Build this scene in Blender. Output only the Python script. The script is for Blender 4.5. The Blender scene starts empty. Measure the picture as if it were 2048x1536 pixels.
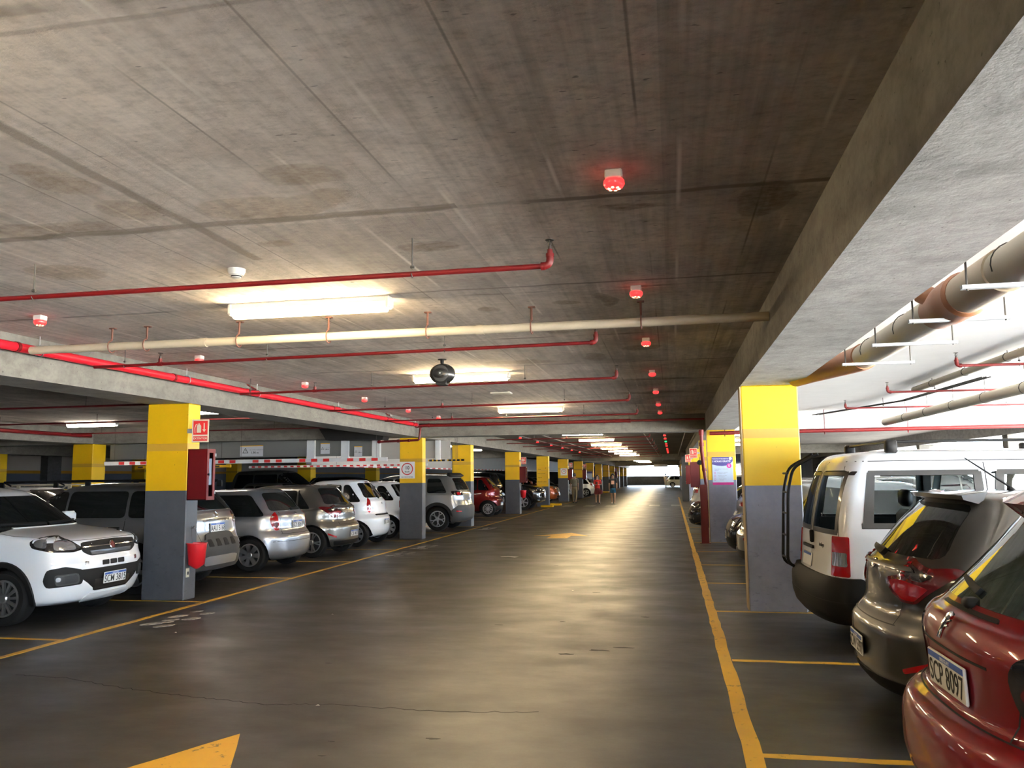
import bpy, bmesh, math, random
from math import pi, sin, cos, tan, radians, sqrt, atan2
from mathutils import Vector, Matrix
from mathutils.bvhtree import BVHTree
C = bpy.context.scene.collection
SC = bpy.context.scene
random.seed(7)

# ------------------------------------------------------------------ camera
F_PX, YAW, PITCH, ROLL, EYE = 1632.55, .1916, .1128, -.0115, 1.6
cam = bpy.data.cameras.new('camera'); cam_o = bpy.data.objects.new('camera', cam); C.objects.link(cam_o)
cam.sensor_fit = 'HORIZONTAL'; cam.sensor_width = 36.0; cam.lens = 36.0 * F_PX / 2048
cam.clip_start = .05; cam.clip_end = 600
_fw = Vector((-sin(YAW) * cos(PITCH), cos(YAW) * cos(PITCH), sin(PITCH)))
_r = Vector((cos(YAW), sin(YAW), 0)); _u = _r.cross(_fw)
_R = _r * cos(ROLL) + _u * sin(ROLL); _U = -_r * sin(ROLL) + _u * cos(ROLL)
_m = Matrix((_R, _U, -_fw)).transposed().to_4x4(); _m.translation = (0, 0, EYE)
cam_o.matrix_world = _m
SC.camera = cam_o

# ------------------------------------------------------------------ sky, sun, exposure
w = bpy.data.worlds.new('daylight'); SC.world = w; w.use_nodes = True
nt = w.node_tree; nt.nodes.clear()
wo = nt.nodes.new('ShaderNodeOutputWorld'); bg = nt.nodes.new('ShaderNodeBackground')
bg.inputs['Color'].default_value = (.64, .81, 1, 1); bg.inputs['Strength'].default_value = 20.0
nt.links.new(bg.outputs[0], wo.inputs[0])
sun = bpy.data.lights.new('sun', 'SUN'); sun.energy = 340; sun.angle = radians(1.0); sun.color = (1, .95, .87)
sun_o = bpy.data.objects.new('sun', sun); C.objects.link(sun_o)
sun_o.rotation_euler = Vector((-.75, .38, -1.0)).to_track_quat('-Z', 'Y').to_euler()
SC.view_settings.view_transform = 'Standard'; SC.view_settings.look = 'None'
SC.view_settings.gamma = 1; SC.view_settings.use_curve_mapping = False
SC.view_settings.exposure = 0.46
SC.cycles.use_denoising = True
SC.cycles.max_bounces = 8; SC.cycles.diffuse_bounces = 5; SC.cycles.glossy_bounces = 4
SC.cycles.transparent_max_bounces = 8; SC.cycles.sample_clamp_indirect = 12; SC.cycles.caustics_reflective = False; SC.cycles.caustics_refractive = False

# ------------------------------------------------------------------ materials
M = {}
def principled(name, color, rough=.5, metal=0, coat=0, emit=None, es=0, spec=None, trans=0, alpha=1, ior=None):
    m = bpy.data.materials.new(name); m.use_nodes = True
    b = m.node_tree.nodes['Principled BSDF']
    b.inputs['Base Color'].default_value = (*color, 1); b.inputs['Roughness'].default_value = rough
    b.inputs['Metallic'].default_value = metal
    if coat: b.inputs['Coat Weight'].default_value = coat; b.inputs['Coat Roughness'].default_value = .04
    if emit: b.inputs['Emission Color'].default_value = (*emit, 1); b.inputs['Emission Strength'].default_value = es
    if spec is not None: b.inputs['Specular IOR Level'].default_value = spec
    if trans: b.inputs['Transmission Weight'].default_value = trans
    if ior: b.inputs['IOR'].default_value = ior
    M[name] = m
    return m
def add(nt, t, **kw):
    n = nt.nodes.new(t)
    for k, v in kw.items():
        if k.startswith('i_'): n.inputs[k[2:]].default_value = v
        else: setattr(n, k, v)
    return n
def noise(nt, scale, detail=4, rough=.55, vec=None, sc=None, dist=0):
    n = add(nt, 'ShaderNodeTexNoise'); n.inputs['Scale'].default_value = scale
    n.inputs['Detail'].default_value = detail; n.inputs['Roughness'].default_value = rough; n.inputs['Distortion'].default_value = dist
    if vec is not None:
        if sc:
            mp = add(nt, 'ShaderNodeMapping'); mp.inputs['Scale'].default_value = sc; nt.links.new(vec, mp.inputs['Vector']); vec = mp.outputs[0]
        nt.links.new(vec, n.inputs['Vector'])
    return n.outputs['Fac']
def ramp(nt, fac, stops, interp='LINEAR'):
    n = add(nt, 'ShaderNodeValToRGB'); cr = n.color_ramp; cr.interpolation = interp
    while len(cr.elements) < len(stops): cr.elements.new(.5)
    for e, (p, c) in zip(cr.elements, stops):
        e.position = p; e.color = (c, c, c, 1) if not isinstance(c, tuple) else (*c, 1)
    nt.links.new(fac, n.inputs[0]); return n.outputs[0]
def mix(nt, mode, f, a, b):
    n = add(nt, 'ShaderNodeMix', data_type='RGBA', blend_type=mode)
    for i, v in ((0, f), (6, a), (7, b)):
        if isinstance(v, (int, float)) and i == 0: n.inputs[0].default_value = v
        elif isinstance(v, tuple): n.inputs[i].default_value = (*v, 1)
        else: nt.links.new(v, n.inputs[i])
    return n.outputs[2]
def math_(nt, op, a, b=None, clamp=False):
    n = add(nt, 'ShaderNodeMath', operation=op); n.use_clamp = clamp
    for i, v in ((0, a), (1, b)):
        if v is None: continue
        if isinstance(v, (int, float)): n.inputs[i].default_value = v
        else: nt.links.new(v, n.inputs[i])
    return n.outputs[0]
def bump(nt, b, h, strength=.3, dist=.01):
    n = add(nt, 'ShaderNodeBump'); n.inputs['Strength'].default_value = strength; n.inputs['Distance'].default_value = dist
    nt.links.new(h, n.inputs['Height']); nt.links.new(n.outputs[0], b.inputs['Normal'])
def base(name, rough=.6):
    m = bpy.data.materials.new(name); m.use_nodes = True; nt = m.node_tree; b = nt.nodes['Principled BSDF']
    b.inputs['Roughness'].default_value = rough
    tc = add(nt, 'ShaderNodeTexCoord'); M[name] = m
    geo = add(nt, 'ShaderNodeNewGeometry')
    return nt, b, tc.outputs['Object'], geo.outputs['Position']

def concrete(name, dark, light, stain=.5, stretch=(1, 1, 1), seams=False, rough=.85):
    nt, b, oc, pos = base(name, rough)
    big = noise(nt, .55, 6, .62, pos, stretch)
    boards = noise(nt, 9, 5, .6, pos, (1, .055, 1) if seams else (.5, .5, 1))
    fine = noise(nt, 22, 4, .7, pos)
    col = mix(nt, 'MIX', ramp(nt, big, [(.33, 0.0), (.66, 1.0)]), dark, light)
    col = mix(nt, 'MULTIPLY', .75, col, ramp(nt, boards, [(.3, .62), (.52, 1.0), (.7, 1.18)]))
    col = mix(nt, 'MULTIPLY', .6, col, ramp(nt, fine, [(.3, .72), (.55, 1.0), (.8, 1.15)]))
    pits = noise(nt, 34, 2, .5, pos, (1.6, .8, 1))
    col = mix(nt, 'MULTIPLY', .8, col, ramp(nt, pits, [(.26, .35), (.31, 1.0)]))
    st = noise(nt, 1.15, 3, .5, pos, (.8, 1.5, 1), .6)
    s = ramp(nt, st, [(.6, 0.0), (.66, 1.0)])
    col = mix(nt, 'MIX', math_(nt, 'MULTIPLY', s, stain), col, tuple(c * .6 for c in dark))
    if seams:
        sep = add(nt, 'ShaderNodeSeparateXYZ'); wob = add(nt, 'ShaderNodeVectorMath', operation='ADD'); nt.links.new(pos, wob.inputs[0])
        nz = add(nt, 'ShaderNodeTexNoise'); nz.inputs['Scale'].default_value = 1.3; nt.links.new(pos, nz.inputs['Vector'])
        sc = add(nt, 'ShaderNodeVectorMath', operation='SCALE'); nt.links.new(nz.outputs['Color'], sc.inputs[0]); sc.inputs['Scale'].default_value = .09
        nt.links.new(sc.outputs[0], wob.inputs[1]); nt.links.new(wob.outputs[0], sep.inputs[0])
        # cross joints every 2.5 m along y, board seams every .61 m along x
        def lines(c, period, off, wdt, lo):
            f = math_(nt, 'PINGPONG', math_(nt, 'ADD', c, off), period / 2)
            return ramp(nt, f, [(0, lo), (wdt, lo), (wdt * 1.6, 1.0)])
        wj = add(nt, 'ShaderNodeTexNoise'); wj.inputs['Scale'].default_value = 2.0; nt.links.new(pos, wj.inputs['Vector'])
        col = mix(nt, 'MULTIPLY', ramp(nt, wj.outputs['Fac'], [(.38, .15), (.6, 1.0)]), col, lines(sep.outputs['Y'], 2.16, -4.25, .03, .3))
        sx2 = add(nt, 'ShaderNodeSeparateXYZ'); nt.links.new(pos, sx2.inputs[0])
        col = mix(nt, 'MULTIPLY', .55, col, lines(sx2.outputs['X'], .61, .1, .008, .5))
        col = mix(nt, 'MULTIPLY', .9, col, lines(sep.outputs['X'], 2.44, 2.77, .03, .42))
    nt.links.new(col, b.inputs['Base Color'])
    hh = mix(nt, 'ADD', 1.0, boards, fine)
    bump(nt, b, hh, .35, .012)
    return M[name]
# ------------------------------------------------------------------ object helpers
def link(name, me, parent=None, loc=None, label=None):
    o = bpy.data.objects.new(name, me); C.objects.link(o)
    if parent is not None: o.parent = parent
    if loc is not None: o.location = loc
    if label: o['label'] = label
    return o
def tag(o, label, cat, group=None):
    o['label'] = label; o['category'] = cat
    if group: o['group'] = group
    return o
def struct(o): o['kind'] = 'structure'; return o
def empty(name, loc=(0, 0, 0), rz=0.0):
    o = bpy.data.objects.new(name, None); C.objects.link(o); o.location = loc; o.rotation_euler = (0, 0, rz); o.empty_display_size = .1
    return o
def smooth(me, ang=None):
    for p in me.polygons: p.use_smooth = True
    if ang: me.set_sharp_from_angle(angle=radians(ang))
def mesh(name, V, Fc, mats, smth=None, mi=None):
    me = bpy.data.meshes.new(name); me.from_pydata([tuple(v) for v in V], [], Fc)
    for m in (mats if isinstance(mats, (list, tuple)) else [mats]): me.materials.append(m)
    if mi: me.polygons.foreach_set('material_index', mi)
    me.update()
    if smth: smooth(me, smth)
    return me
class MB:
    """collects shapes that belong to one part"""
    def __init__(s): s.V = []; s.F = []
    def add(s, V, Fc):
        n = len(s.V); s.V += [Vector(v) for v in V]; s.F += [tuple(i + n for i in f) for f in Fc]; return s
    def box(s, a, b):
        (x0, y0, z0), (x1, y1, z1) = a, b
        return s.add([(x0, y0, z0), (x1, y0, z0), (x1, y1, z0), (x0, y1, z0), (x0, y0, z1), (x1, y0, z1), (x1, y1, z1), (x0, y1, z1)],
                     [(3, 2, 1, 0), (4, 5, 6, 7), (0, 1, 5, 4), (1, 2, 6, 5), (2, 3, 7, 6), (3, 0, 4, 7)])
    def bevbox(s, a, b, r=.01):
        x0, y0, z0 = a; x1, y1, z1 = b; V = []; rings = [(z0, r), (z0 + r, 0), (z1 - r, 0), (z1, r)]
        for z, q in rings:
            V += [(x0 + r, y0 + q, z), (x1 - r, y0 + q, z), (x1 - q, y0 + r, z), (x1 - q, y1 - r, z), (x1 - r, y1 - q, z), (x0 + r, y1 - q, z), (x0 + q, y1 - r, z), (x0 + q, y0 + r, z)]
        Fc = [tuple(range(7, -1, -1)), tuple(range(24, 32))]
        for k in range(3):
            for i in range(8): j = (i + 1) % 8; Fc.append((k * 8 + i, k * 8 + j, k * 8 + 8 + j, k * 8 + 8 + i))
        return s.add(V, Fc)
    def tube(s, pts, r, n=10, caps=True):
        pts = [Vector(p) for p in pts]; V = []; Fc = []
        rr = r if isinstance(r, (list, tuple)) else [r] * len(pts)
        up = None
        for i, p in enumerate(pts):
            d = (pts[min(i + 1, len(pts) - 1)] - pts[max(i - 1, 0)]).normalized()
            if up is None: up = Vector((0, 0, 1)) if abs(d.z) < .9 else Vector((1, 0, 0))
            a = d.cross(up).normalized(); bq = a.cross(d).normalized(); up = bq
            for k in range(n):
                t = 2 * pi * k / n; V.append(p + (a * cos(t) + bq * sin(t)) * rr[i])
        for i in range(len(pts) - 1):
            for k in range(n):
                l = (k + 1) % n; Fc.append((i * n + k, i * n + l, (i + 1) * n + l, (i + 1) * n + k))
        if caps: Fc.append(tuple(range(n - 1, -1, -1))); Fc.append(tuple((len(pts) - 1) * n + k for k in range(n)))
        return s.add(V, Fc)
    def lathe(s, prof, n=24, c=(0, 0, 0), axis='Z', caps=True):
        """prof: (radius, height) pairs"""
        V = []; Fc = []; c = Vector(c)
        for r, h in prof:
            for k in range(n):
                t = 2 * pi * k / n
                p = (r * cos(t), r * sin(t), h)
                if axis == 'Y': p = (p[0], p[2], -p[1])
                if axis == 'X': p = (p[2], p[0], p[1])
                V.append(c + Vector(p))
        for i in range(len(prof) - 1):
            for k in range(n):
                l = (k + 1) % n; Fc.append((i * n + k, i * n + l, (i + 1) * n + l, (i + 1) * n + k))
        if caps: Fc.append(tuple(range(n - 1, -1, -1))); Fc.append(tuple((len(prof) - 1) * n + k for k in range(n)))
        return s.add(V, Fc)
    def prism(s, poly, axis, a, b):
        """poly of 2D points extruded along axis from a to b"""
        def P(u, v, w_): return {'X': (w_, u, v), 'Y': (u, w_, v), 'Z': (u, v, w_)}[axis]
        n = len(poly); V = [P(u, v, a) for u, v in poly] + [P(u, v, b) for u, v in poly]
        Fc = [tuple(range(n)), tuple(range(2 * n - 1, n - 1, -1))] + [(i, n + i, n + (i + 1) % n, (i + 1) % n) for i in range(n)]
        return s.add(V, Fc)
    def mesh(s, name, mat, smth=None):
        me = mesh(name, s.V, s.F, mat)
        bm = bmesh.new(); bm.from_mesh(me); bmesh.ops.recalc_face_normals(bm, faces=bm.faces); bm.to_mesh(me); bm.free()
        if smth: smooth(me, smth)
        return me
    def build(s, name, mat, parent=None, smth=None, loc=None, label=None):
        return link(name, s.mesh(name, mat, smth), parent, loc, label)
def bend(pts, r=.05, n=4):
    """round the inner corners of a polyline"""
    pts = [Vector(p) for p in pts]; out = [pts[0]]
    for i in range(1, len(pts) - 1):
        a, b, c = pts[i - 1], pts[i], pts[i + 1]
        p0 = b + (a - b).normalized() * r; p1 = b + (c - b).normalized() * r
        for k in range(n + 1):
            t = k / n; out.append(p0 * (1 - t) ** 2 + b * 2 * t * (1 - t) + p1 * t * t)
    return out + [pts[-1]]
_txt = {}
def text_mesh(s, size, mat, depth=.0008, spacing=1.0, bold=0.0, squash=1.0):
    key = (s, size, mat.name, depth, spacing, bold, squash)
    if key in _txt: return _txt[key]
    cu = bpy.data.curves.new('text', 'FONT'); cu.body = s; cu.size = size; cu.extrude = depth; cu.align_x = 'CENTER'; cu.align_y = 'CENTER'
    cu.space_character = spacing; cu.offset = bold; cu.resolution_u = 3
    o = bpy.data.objects.new('text', cu); C.objects.link(o)
    dg = bpy.context.evaluated_depsgraph_get(); dg.update()
    me = bpy.data.meshes.new_from_object(o.evaluated_get(dg)); C.objects.unlink(o); bpy.data.objects.remove(o)
    me.materials.clear(); me.materials.append(mat); me.transform(Matrix.Diagonal((squash, 1, 1, 1)))
    _txt[key] = me; return me
def face_matrix(p, normal, up=(0, 0, 1)):
    """text plane: x right, y up, z towards the viewer (normal)"""
    n = Vector(normal).normalized(); u = Vector(up); x = u.cross(n).normalized(); y = n.cross(x)
    m = Matrix((x, y, n)).transposed().to_4x4(); m.translation = p; return m
def put_text(parent, s, size, mat, p, normal, name='lettering', **kw):
    o = link(name, text_mesh(s, size, mat, **kw), parent); o.matrix_local = face_matrix(p, normal); return o
def copy_tree(o, parent=None):
    c = o.copy(); C.objects.link(c)
    if parent is not None: c.parent = parent
    for ch in list(o.children): copy_tree(ch, c)
    return c
for n_, c_, r_, me_, co_ in (('paint_white', (.80, .82, .85), .35, 0, 1), ('paint_silver', (.30, .305, .32), .30, .85, 1), ('paint_lightsilver', (.40, .415, .45), .30, .8, 1),
        ('paint_bronze', (.065, .062, .055), .32, .7, 1), ('paint_darkgrey', (.12, .115, .105), .3, .5, 1), ('paint_red', (.17, .003, .006), .4, .12, .8), ('paint_kwid', (.13, .004, .004), .28, .4, .6),
        ('paint_black', (.010, .010, .012), .2, .1, 1), ('paint_orange', (.42, .085, .012), .3, .3, 1), ('paint_greige', (.17, .16, .142), .3, .8, 1), ('paint_bluegrey', (.32, .40, .48), .3, .4, 1)):
    principled(n_, c_, r_, me_, co_)
for n_ in ('paint_red', 'paint_kwid'): M[n_].node_tree.nodes['Principled BSDF'].inputs['Specular IOR Level'].default_value = .12
principled('black_plastic', (.006, .006, .0065), .6, spec=.25); principled('grey_plastic', (.045, .045, .045), .6, spec=.3)
principled('gap', (.004, .004, .004), .8); principled('glass_dark', (.006, .008, .009), .03, 0, 0, spec=.8)
principled('glass_green', (.035, .055, .055), .03, 0, 0, spec=.8)
principled('chrome', (.85, .85, .87), .12, 1); principled('alloy', (.55, .55, .56), .28, .9); principled('alloy_dark', (.12, .12, .12), .3, .8)
principled('tyre', (.007, .007, .007), .8, spec=.25); principled('hub_dark', (.02, .02, .02), .6, .3)
principled('lamp_red', (.34, .005, .007), .12, 0, 1); principled('lamp_darkred', (.11, .004, .006), .10, 0, 1); principled('lamp_clear', (.45, .45, .46), .12, .75, 1)
principled('lamp_smoke', (.016, .014, .014), .08, .1, 1); principled('lamp_amber', (.7, .2, .01), .2, 0, 1)
principled('plate_white', (.72, .73, .72), .4); principled('plate_blue', (.03, .10, .42), .4); principled('ink_dark', (.01, .01, .012), .5); principled('paper_white', (.8, .8, .8), .6)
principled('rail_silver', (.55, .54, .5), .3, .6); principled('red_paint', (.115, .005, .006), .45, spec=.3); principled('red_dark', (.11, .005, .007), .4, spec=.4); principled('red_bright', (.42, .008, .020), .4, spec=.3)
principled('pipe_cream', (.42, .37, .28), .45); principled('pipe_brown', (.28, .115, .05), .5); principled('galvanised', (.36, .37, .38), .4, .6); principled('rod_dark', (.06, .055, .05), .6, .4)
principled('white_plastic', (.75, .74, .70), .5); principled('yellow_paint', (.80, .44, .004), .5); principled('ink_grey', (.25, .26, .3), .6)
principled('red_ink', (.62, .02, .02), .5); principled('black_gloss', (.009, .009, .009), .35, 0, .2)
principled('lamp_glow', (.9, .85, .7), .5, emit=(1, .76, .42), es=105.0); principled('lamp_glow_white', (.9, .85, .8), .5, emit=(1, .88, .72), es=40.0)
principled('sensor_red', (.6, .02, .02), .3, emit=(1, .02, .02), es=2.6); principled('sensor_green', (.02, .5, .1), .3, emit=(.03, 1, .25), es=1.5)
principled('sensor_led', (.9, .5, .4), .3, emit=(1, .45, .25), es=4.0)
m = principled('glass_clear', (.78, .88, .9), .02, trans=1.0, ior=1.02)
m = principled('cabinet_glass', (.8, .85, .85), .02, trans=1.0, ior=1.1)
# ------------------------------------------------------------------ cars
def chaikin(P, n=1, closed=True):
    for _ in range(n):
        Q = []
        m = len(P)
        for i in range(m):
            a, b = P[i], P[(i + 1) % m]
            if not closed and i == m - 1: break
            Q.append((a[0] * .75 + b[0] * .25, a[1] * .75 + b[1] * .25)); Q.append((a[0] * .25 + b[0] * .75, a[1] * .25 + b[1] * .75))
        if not closed: Q = [P[0]] + Q + [P[-1]]
        P = Q
    return P
def catmull(rows, sub):
    out = []; n = len(rows)
    for i in range(n - 1):
        p0, p1, p2, p3 = rows[max(i - 1, 0)], rows[i], rows[i + 1], rows[min(i + 2, n - 1)]
        for k in range(sub):
            t = k / sub; r = []
            for a, b, c, d in zip(p0, p1, p2, p3):
                m1 = (c - a) / 2; m2 = (d - b) / 2
                if (b - a) * (c - b) <= 0: m1 = 0
                if (c - b) * (d - c) <= 0: m2 = 0
                h = (2 * t**3 - 3 * t * t + 1) * b + (t**3 - 2 * t * t + t) * m1 + (-2 * t**3 + 3 * t * t) * c + (t**3 - t * t) * m2
                r.append(h)
            out.append(r)
    return out + [list(rows[-1])]

HATCH = [(.17,.20,.60,.19,.86,.20,.16,.50),(.22,.06,.62,.22,.95,.25,.05,.52),(.38,0,.62,.36,.985,.38,0,.50),(.56,.01,.62,.52,1,.58,0,.50),
         (.66,.05,.62,.64,1,.66,.04,.50),(.76,.12,.62,.76,.995,.74,.10,.50),(.84,.28,.60,.86,.98,.88,.11,.48),(.93,.65,.60,.91,.965,.98,.13,.45),
         (1.0,1.05,.60,.95,.945,1.02,.16,.42),(1.06,1.14,.55,.99,.915,1.06,.20,.40),(1.25,1.45,.50,1.20,.83,1.26,.36,.36),
         (1.38,1.72,.45,1.34,.755,1.40,.50,.33),(1.43,1.90,.42,1.41,.69,1.455,.58,.30),(1.455,2.05,.40,1.445,.60,1.47,.75,.30),
         (1.465,2.3,.3,1.463,.35,1.475,1.1,.3),(1.47,2.4,.2,1.47,.02,1.475,1.2,.2)]
SUV = [(.22,.20,.60,.24,.86,.24,.18,.45),(.30,.06,.60,.28,.95,.32,.05,.45),(.48,0,.58,.42,.985,.48,0,.44),(.64,.01,.58,.6,1,.66,0,.44),
       (.78,.04,.58,.76,1,.76,.04,.42),(.90,.08,.56,.88,.995,.88,.09,.40),(.99,.20,.54,.97,.985,.98,.10,.40),(1.06,.6,.54,1.03,.975,1.06,.11,.38),
       (1.12,1.05,.54,1.08,.955,1.13,.13,.36),(1.18,1.14,.50,1.12,.93,1.18,.16,.34),(1.38,1.46,.46,1.34,.86,1.40,.27,.32),
       (1.53,1.76,.42,1.50,.79,1.54,.38,.30),(1.60,1.98,.40,1.58,.72,1.60,.42,.28),(1.635,2.15,.38,1.62,.63,1.63,.55,.28),
       (1.655,2.5,.3,1.645,.38,1.65,1.0,.3),(1.66,2.6,.2,1.655,.02,1.655,1.1,.2)]
VAN = [(.20,.20,.60,.22,.88,.24,.14,.22),(.28,.06,.60,.28,.96,.32,.02,.24),(.45,0,.60,.42,.99,.45,-.02,.24),(.60,.02,.60,.6,1,.58,-.02,.24),
       (.72,.06,.60,.72,1,.64,.03,.20),(.84,.14,.58,.86,.995,.80,.06,.16),(.94,.4,.56,.96,.985,.96,.07,.16),(1.04,.8,.54,1.04,.975,1.06,.08,.16),
       (1.12,1.05,.5,1.10,.96,1.14,.09,.16),(1.18,1.12,.48,1.16,.945,1.20,.10,.16),(1.40,1.40,.44,1.40,.90,1.42,.15,.17),
       (1.60,1.68,.40,1.60,.86,1.62,.22,.20),(1.72,1.88,.38,1.70,.815,1.72,.28,.22),(1.77,2.0,.36,1.765,.74,1.775,.40,.24),
       (1.80,2.3,.3,1.795,.45,1.80,.8,.3),(1.81,2.4,.2,1.805,.02,1.81,.9,.2)]
PICK = [(.32,.22,.55,.34,.86,.36,.12,.2),(.42,.05,.55,.40,.95,.44,.03,.2),(.58,0,.52,.55,.985,.6,0,.2),(.76,.01,.52,.72,1,.74,.02,.16),
        (.90,.05,.52,.88,1,.86,.06,.14),(1.0,.12,.52,.98,.99,.96,.06,.14),(1.08,.3,.52,1.05,.98,1.06,.07,.14),(1.14,.75,.52,1.11,.97,1.12,.08,.14),
        (1.19,1.2,.5,1.15,.955,1.16,1.9,.2),(1.24,1.3,.5,1.2,.93,1.22,1.95,.25),(1.45,1.62,.46,1.42,.85,1.45,2.05,.25),
        (1.62,1.92,.42,1.6,.78,1.62,2.16,.25),(1.70,2.15,.40,1.68,.7,1.70,2.25,.25),(1.745,2.35,.36,1.73,.6,1.745,2.4,.25),(1.76,2.5,.2,1.75,.02,1.76,2.5,.2)]
SEDAN = [(.17,.20,.60,.19,.86,.20,.16,.50),(.22,.06,.62,.22,.95,.25,.05,.52),(.38,0,.62,.36,.985,.38,0,.50),(.56,.01,.62,.52,1,.58,0,.50),
         (.66,.05,.62,.64,1,.68,.02,.50),(.76,.12,.62,.76,.995,.84,.05,.50),(.84,.28,.60,.86,.98,.96,.07,.48),(.93,.65,.60,.91,.965,1.03,.14,.45),
         (1.0,1.05,.60,.95,.945,1.05,.5,.42),(1.06,1.14,.55,.99,.915,1.08,.62,.45),(1.25,1.45,.50,1.20,.83,1.27,.95,.45),
         (1.38,1.72,.45,1.34,.755,1.40,1.3,.42),(1.43,1.90,.42,1.41,.69,1.45,1.5,.4),(1.455,2.05,.40,1.445,.60,1.465,1.75,.4),(1.47,2.2,.2,1.47,.02,1.475,1.9,.2)]

def roundpoly(P, r=.05, k=3):
    out = []; n = len(P)
    for i in range(n):
        a, b, c = P[i-1], P[i], P[(i+1) % n]
        la = math.hypot(a[0]-b[0], a[1]-b[1]); lc = math.hypot(c[0]-b[0], c[1]-b[1]); d = min(r, la*.45, lc*.45)
        p0 = (b[0] + (a[0]-b[0])/la*d, b[1] + (a[1]-b[1])/la*d); p1 = (b[0] + (c[0]-b[0])/lc*d, b[1] + (c[1]-b[1])/lc*d)
        for j in range(k + 1):
            t = j / k; out.append((p0[0]*(1-t)**2 + 2*b[0]*t*(1-t) + p1[0]*t*t, p0[1]*(1-t)**2 + 2*b[1]*t*(1-t) + p1[1]*t*t))
    return out
class Car:
    def __init__(s, name, label, rows, L, W, H, paint, loc, rz, wb=2.5, rw=.31, fo=.78, nf=2.5, nr=2.7, q=8, sub=3, taper=.04, clean=False, arch=.05, tw=.2, group=None):
        s.L, s.W, s.H = L, W, H; s.paint = M[paint]
        k = H / max(r[0] for r in rows); s.rows = [(r[0]*k, r[1], r[2], r[3]*k, r[4], r[5]*k, r[6], r[7]) for r in rows]
        s.nf, s.nr, s.taper = nf, nr, taper
        s.fx = L/2 - fo; s.rx = s.fx - wb; s.rw = rw
        s.root = empty(name, loc, rz); tag(s.root, label, 'car', group)
        R = catmull(s.rows, sub); V = []; Fc = []
        n = 0
        for (zf, fi, cf, zs, w_, zr, ri, cr) in R:
            half = s.ring(zf, fi, cf, zs, w_, zr, ri, cr, q)
            full = half + [(x, -y, z) for x, y, z in reversed(half[1:-1])]
            n = len(full); V += full
        for i in range(len(R) - 1):
            for k2 in range(n):
                l = (k2 + 1) % n; Fc.append((i*n+k2, i*n+l, (i+1)*n+l, (i+1)*n+k2))
        Fc.append(tuple(range(n - 1, -1, -1))); Fc.append(tuple((len(R)-1)*n + k2 for k2 in range(n)))
        bm = bmesh.new(); vs = [bm.verts.new(v) for v in V]
        for f in Fc: bm.faces.new([vs[i] for i in f])
        bmesh.ops.recalc_face_normals(bm, faces=bm.faces)
        s.bvh = BVHTree.FromBMesh(bm)
        me = bpy.data.meshes.new('body'); bm.to_mesh(me); bm.free()
        me.materials.append(s.paint); me.materials.append(M['black_plastic'])
        cut = MB()
        for x in (s.fx, s.rx):
            for sg in (1, -1):
                ya, yb = sorted((sg*(W/2 - tw - .10), sg*(W/2 + .3)))
                cut.lathe([(rw + arch, ya), (rw + arch, yb)], 28, (x, 0, rw), 'Y')
        s.cutme = cut.mesh('cut', M['black_plastic'])
        s.body = link('body', s.boolean(me, s.cutme), s.root); smooth(s.body.data, 38)
        s.tw = tw
    def boolean(s, me, cutme, solver='EXACT'):
        a = link('tmp_a', me); b = link('tmp_b', cutme)
        md = a.modifiers.new('b', 'BOOLEAN'); md.operation = 'DIFFERENCE'; md.object = b; md.solver = solver; md.material_mode = 'TRANSFER'
        if hasattr(md, 'use_self'): md.use_self = False
        dg = bpy.context.evaluated_depsgraph_get(); dg.update()
        out = bpy.data.meshes.new_from_object(a.evaluated_get(dg)); bpy.data.objects.remove(a); bpy.data.objects.remove(b)
        return out
    def ring(s, zf, fi, cf, zs, w_, zr, ri, cr, q):
        xf, xr = s.L/2 - fi, -s.L/2 + ri; W = s.W/2 * w_; xm = (xf + xr) / 2
        cf = min(cf, (xf - xr) * .45); cr = min(cr, (xf - xr) * .45)
        pts = []
        for i in range(q + 1):
            t = pi/2 * i / q; pts.append((xf - cf + cf * cos(t)**(2/s.nf), W * sin(t)**(2/s.nf)))
        a, b = xf - cf, xr + cr
        for i in range(1, 14): pts.append((a + (b - a) * i / 14, W))
        for i in range(q + 1):
            t = pi/2 * (1 - i / q); pts.append((xr + cr - cr * cos(t)**(2/s.nr), W * sin(t)**(2/s.nr)))
        out = []
        for x, y in pts:
            if x > xm: u = (x - xm) / (xf - xm); z = zs + (zf - zs) * u**1.7
            else: u = (xm - x) / (xm - xr); z = zs + (zr - zs) * u**1.7
            if y < 1e-6: y = 0
            out.append((x, y * (1 - s.taper * abs(x / (s.L/2))**3), z))
        return out
    def prof(s, z, i):            # inset of the front (1) or rear (6) profile at height z
        zi = 0 if i == 1 else 5; R = s.rows
        for a, b in zip(R, R[1:]):
            if a[zi] <= z <= b[zi]: return a[i] + (b[i] - a[i]) * (z - a[zi]) / max(b[zi] - a[zi], 1e-6)
        return R[-1][i]
    def xf(s, z): return s.L/2 - s.prof(z, 1)
    def xr(s, z): return -s.L/2 + s.prof(z, 6)
    def hw(s, z):
        R = s.rows
        for a, b in zip(R, R[1:]):
            if a[3] <= z <= b[3]: return s.W/2 * (a[4] + (b[4] - a[4]) * (z - a[3]) / max(b[3] - a[3], 1e-6))
        return s.W/2 * .4
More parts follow.
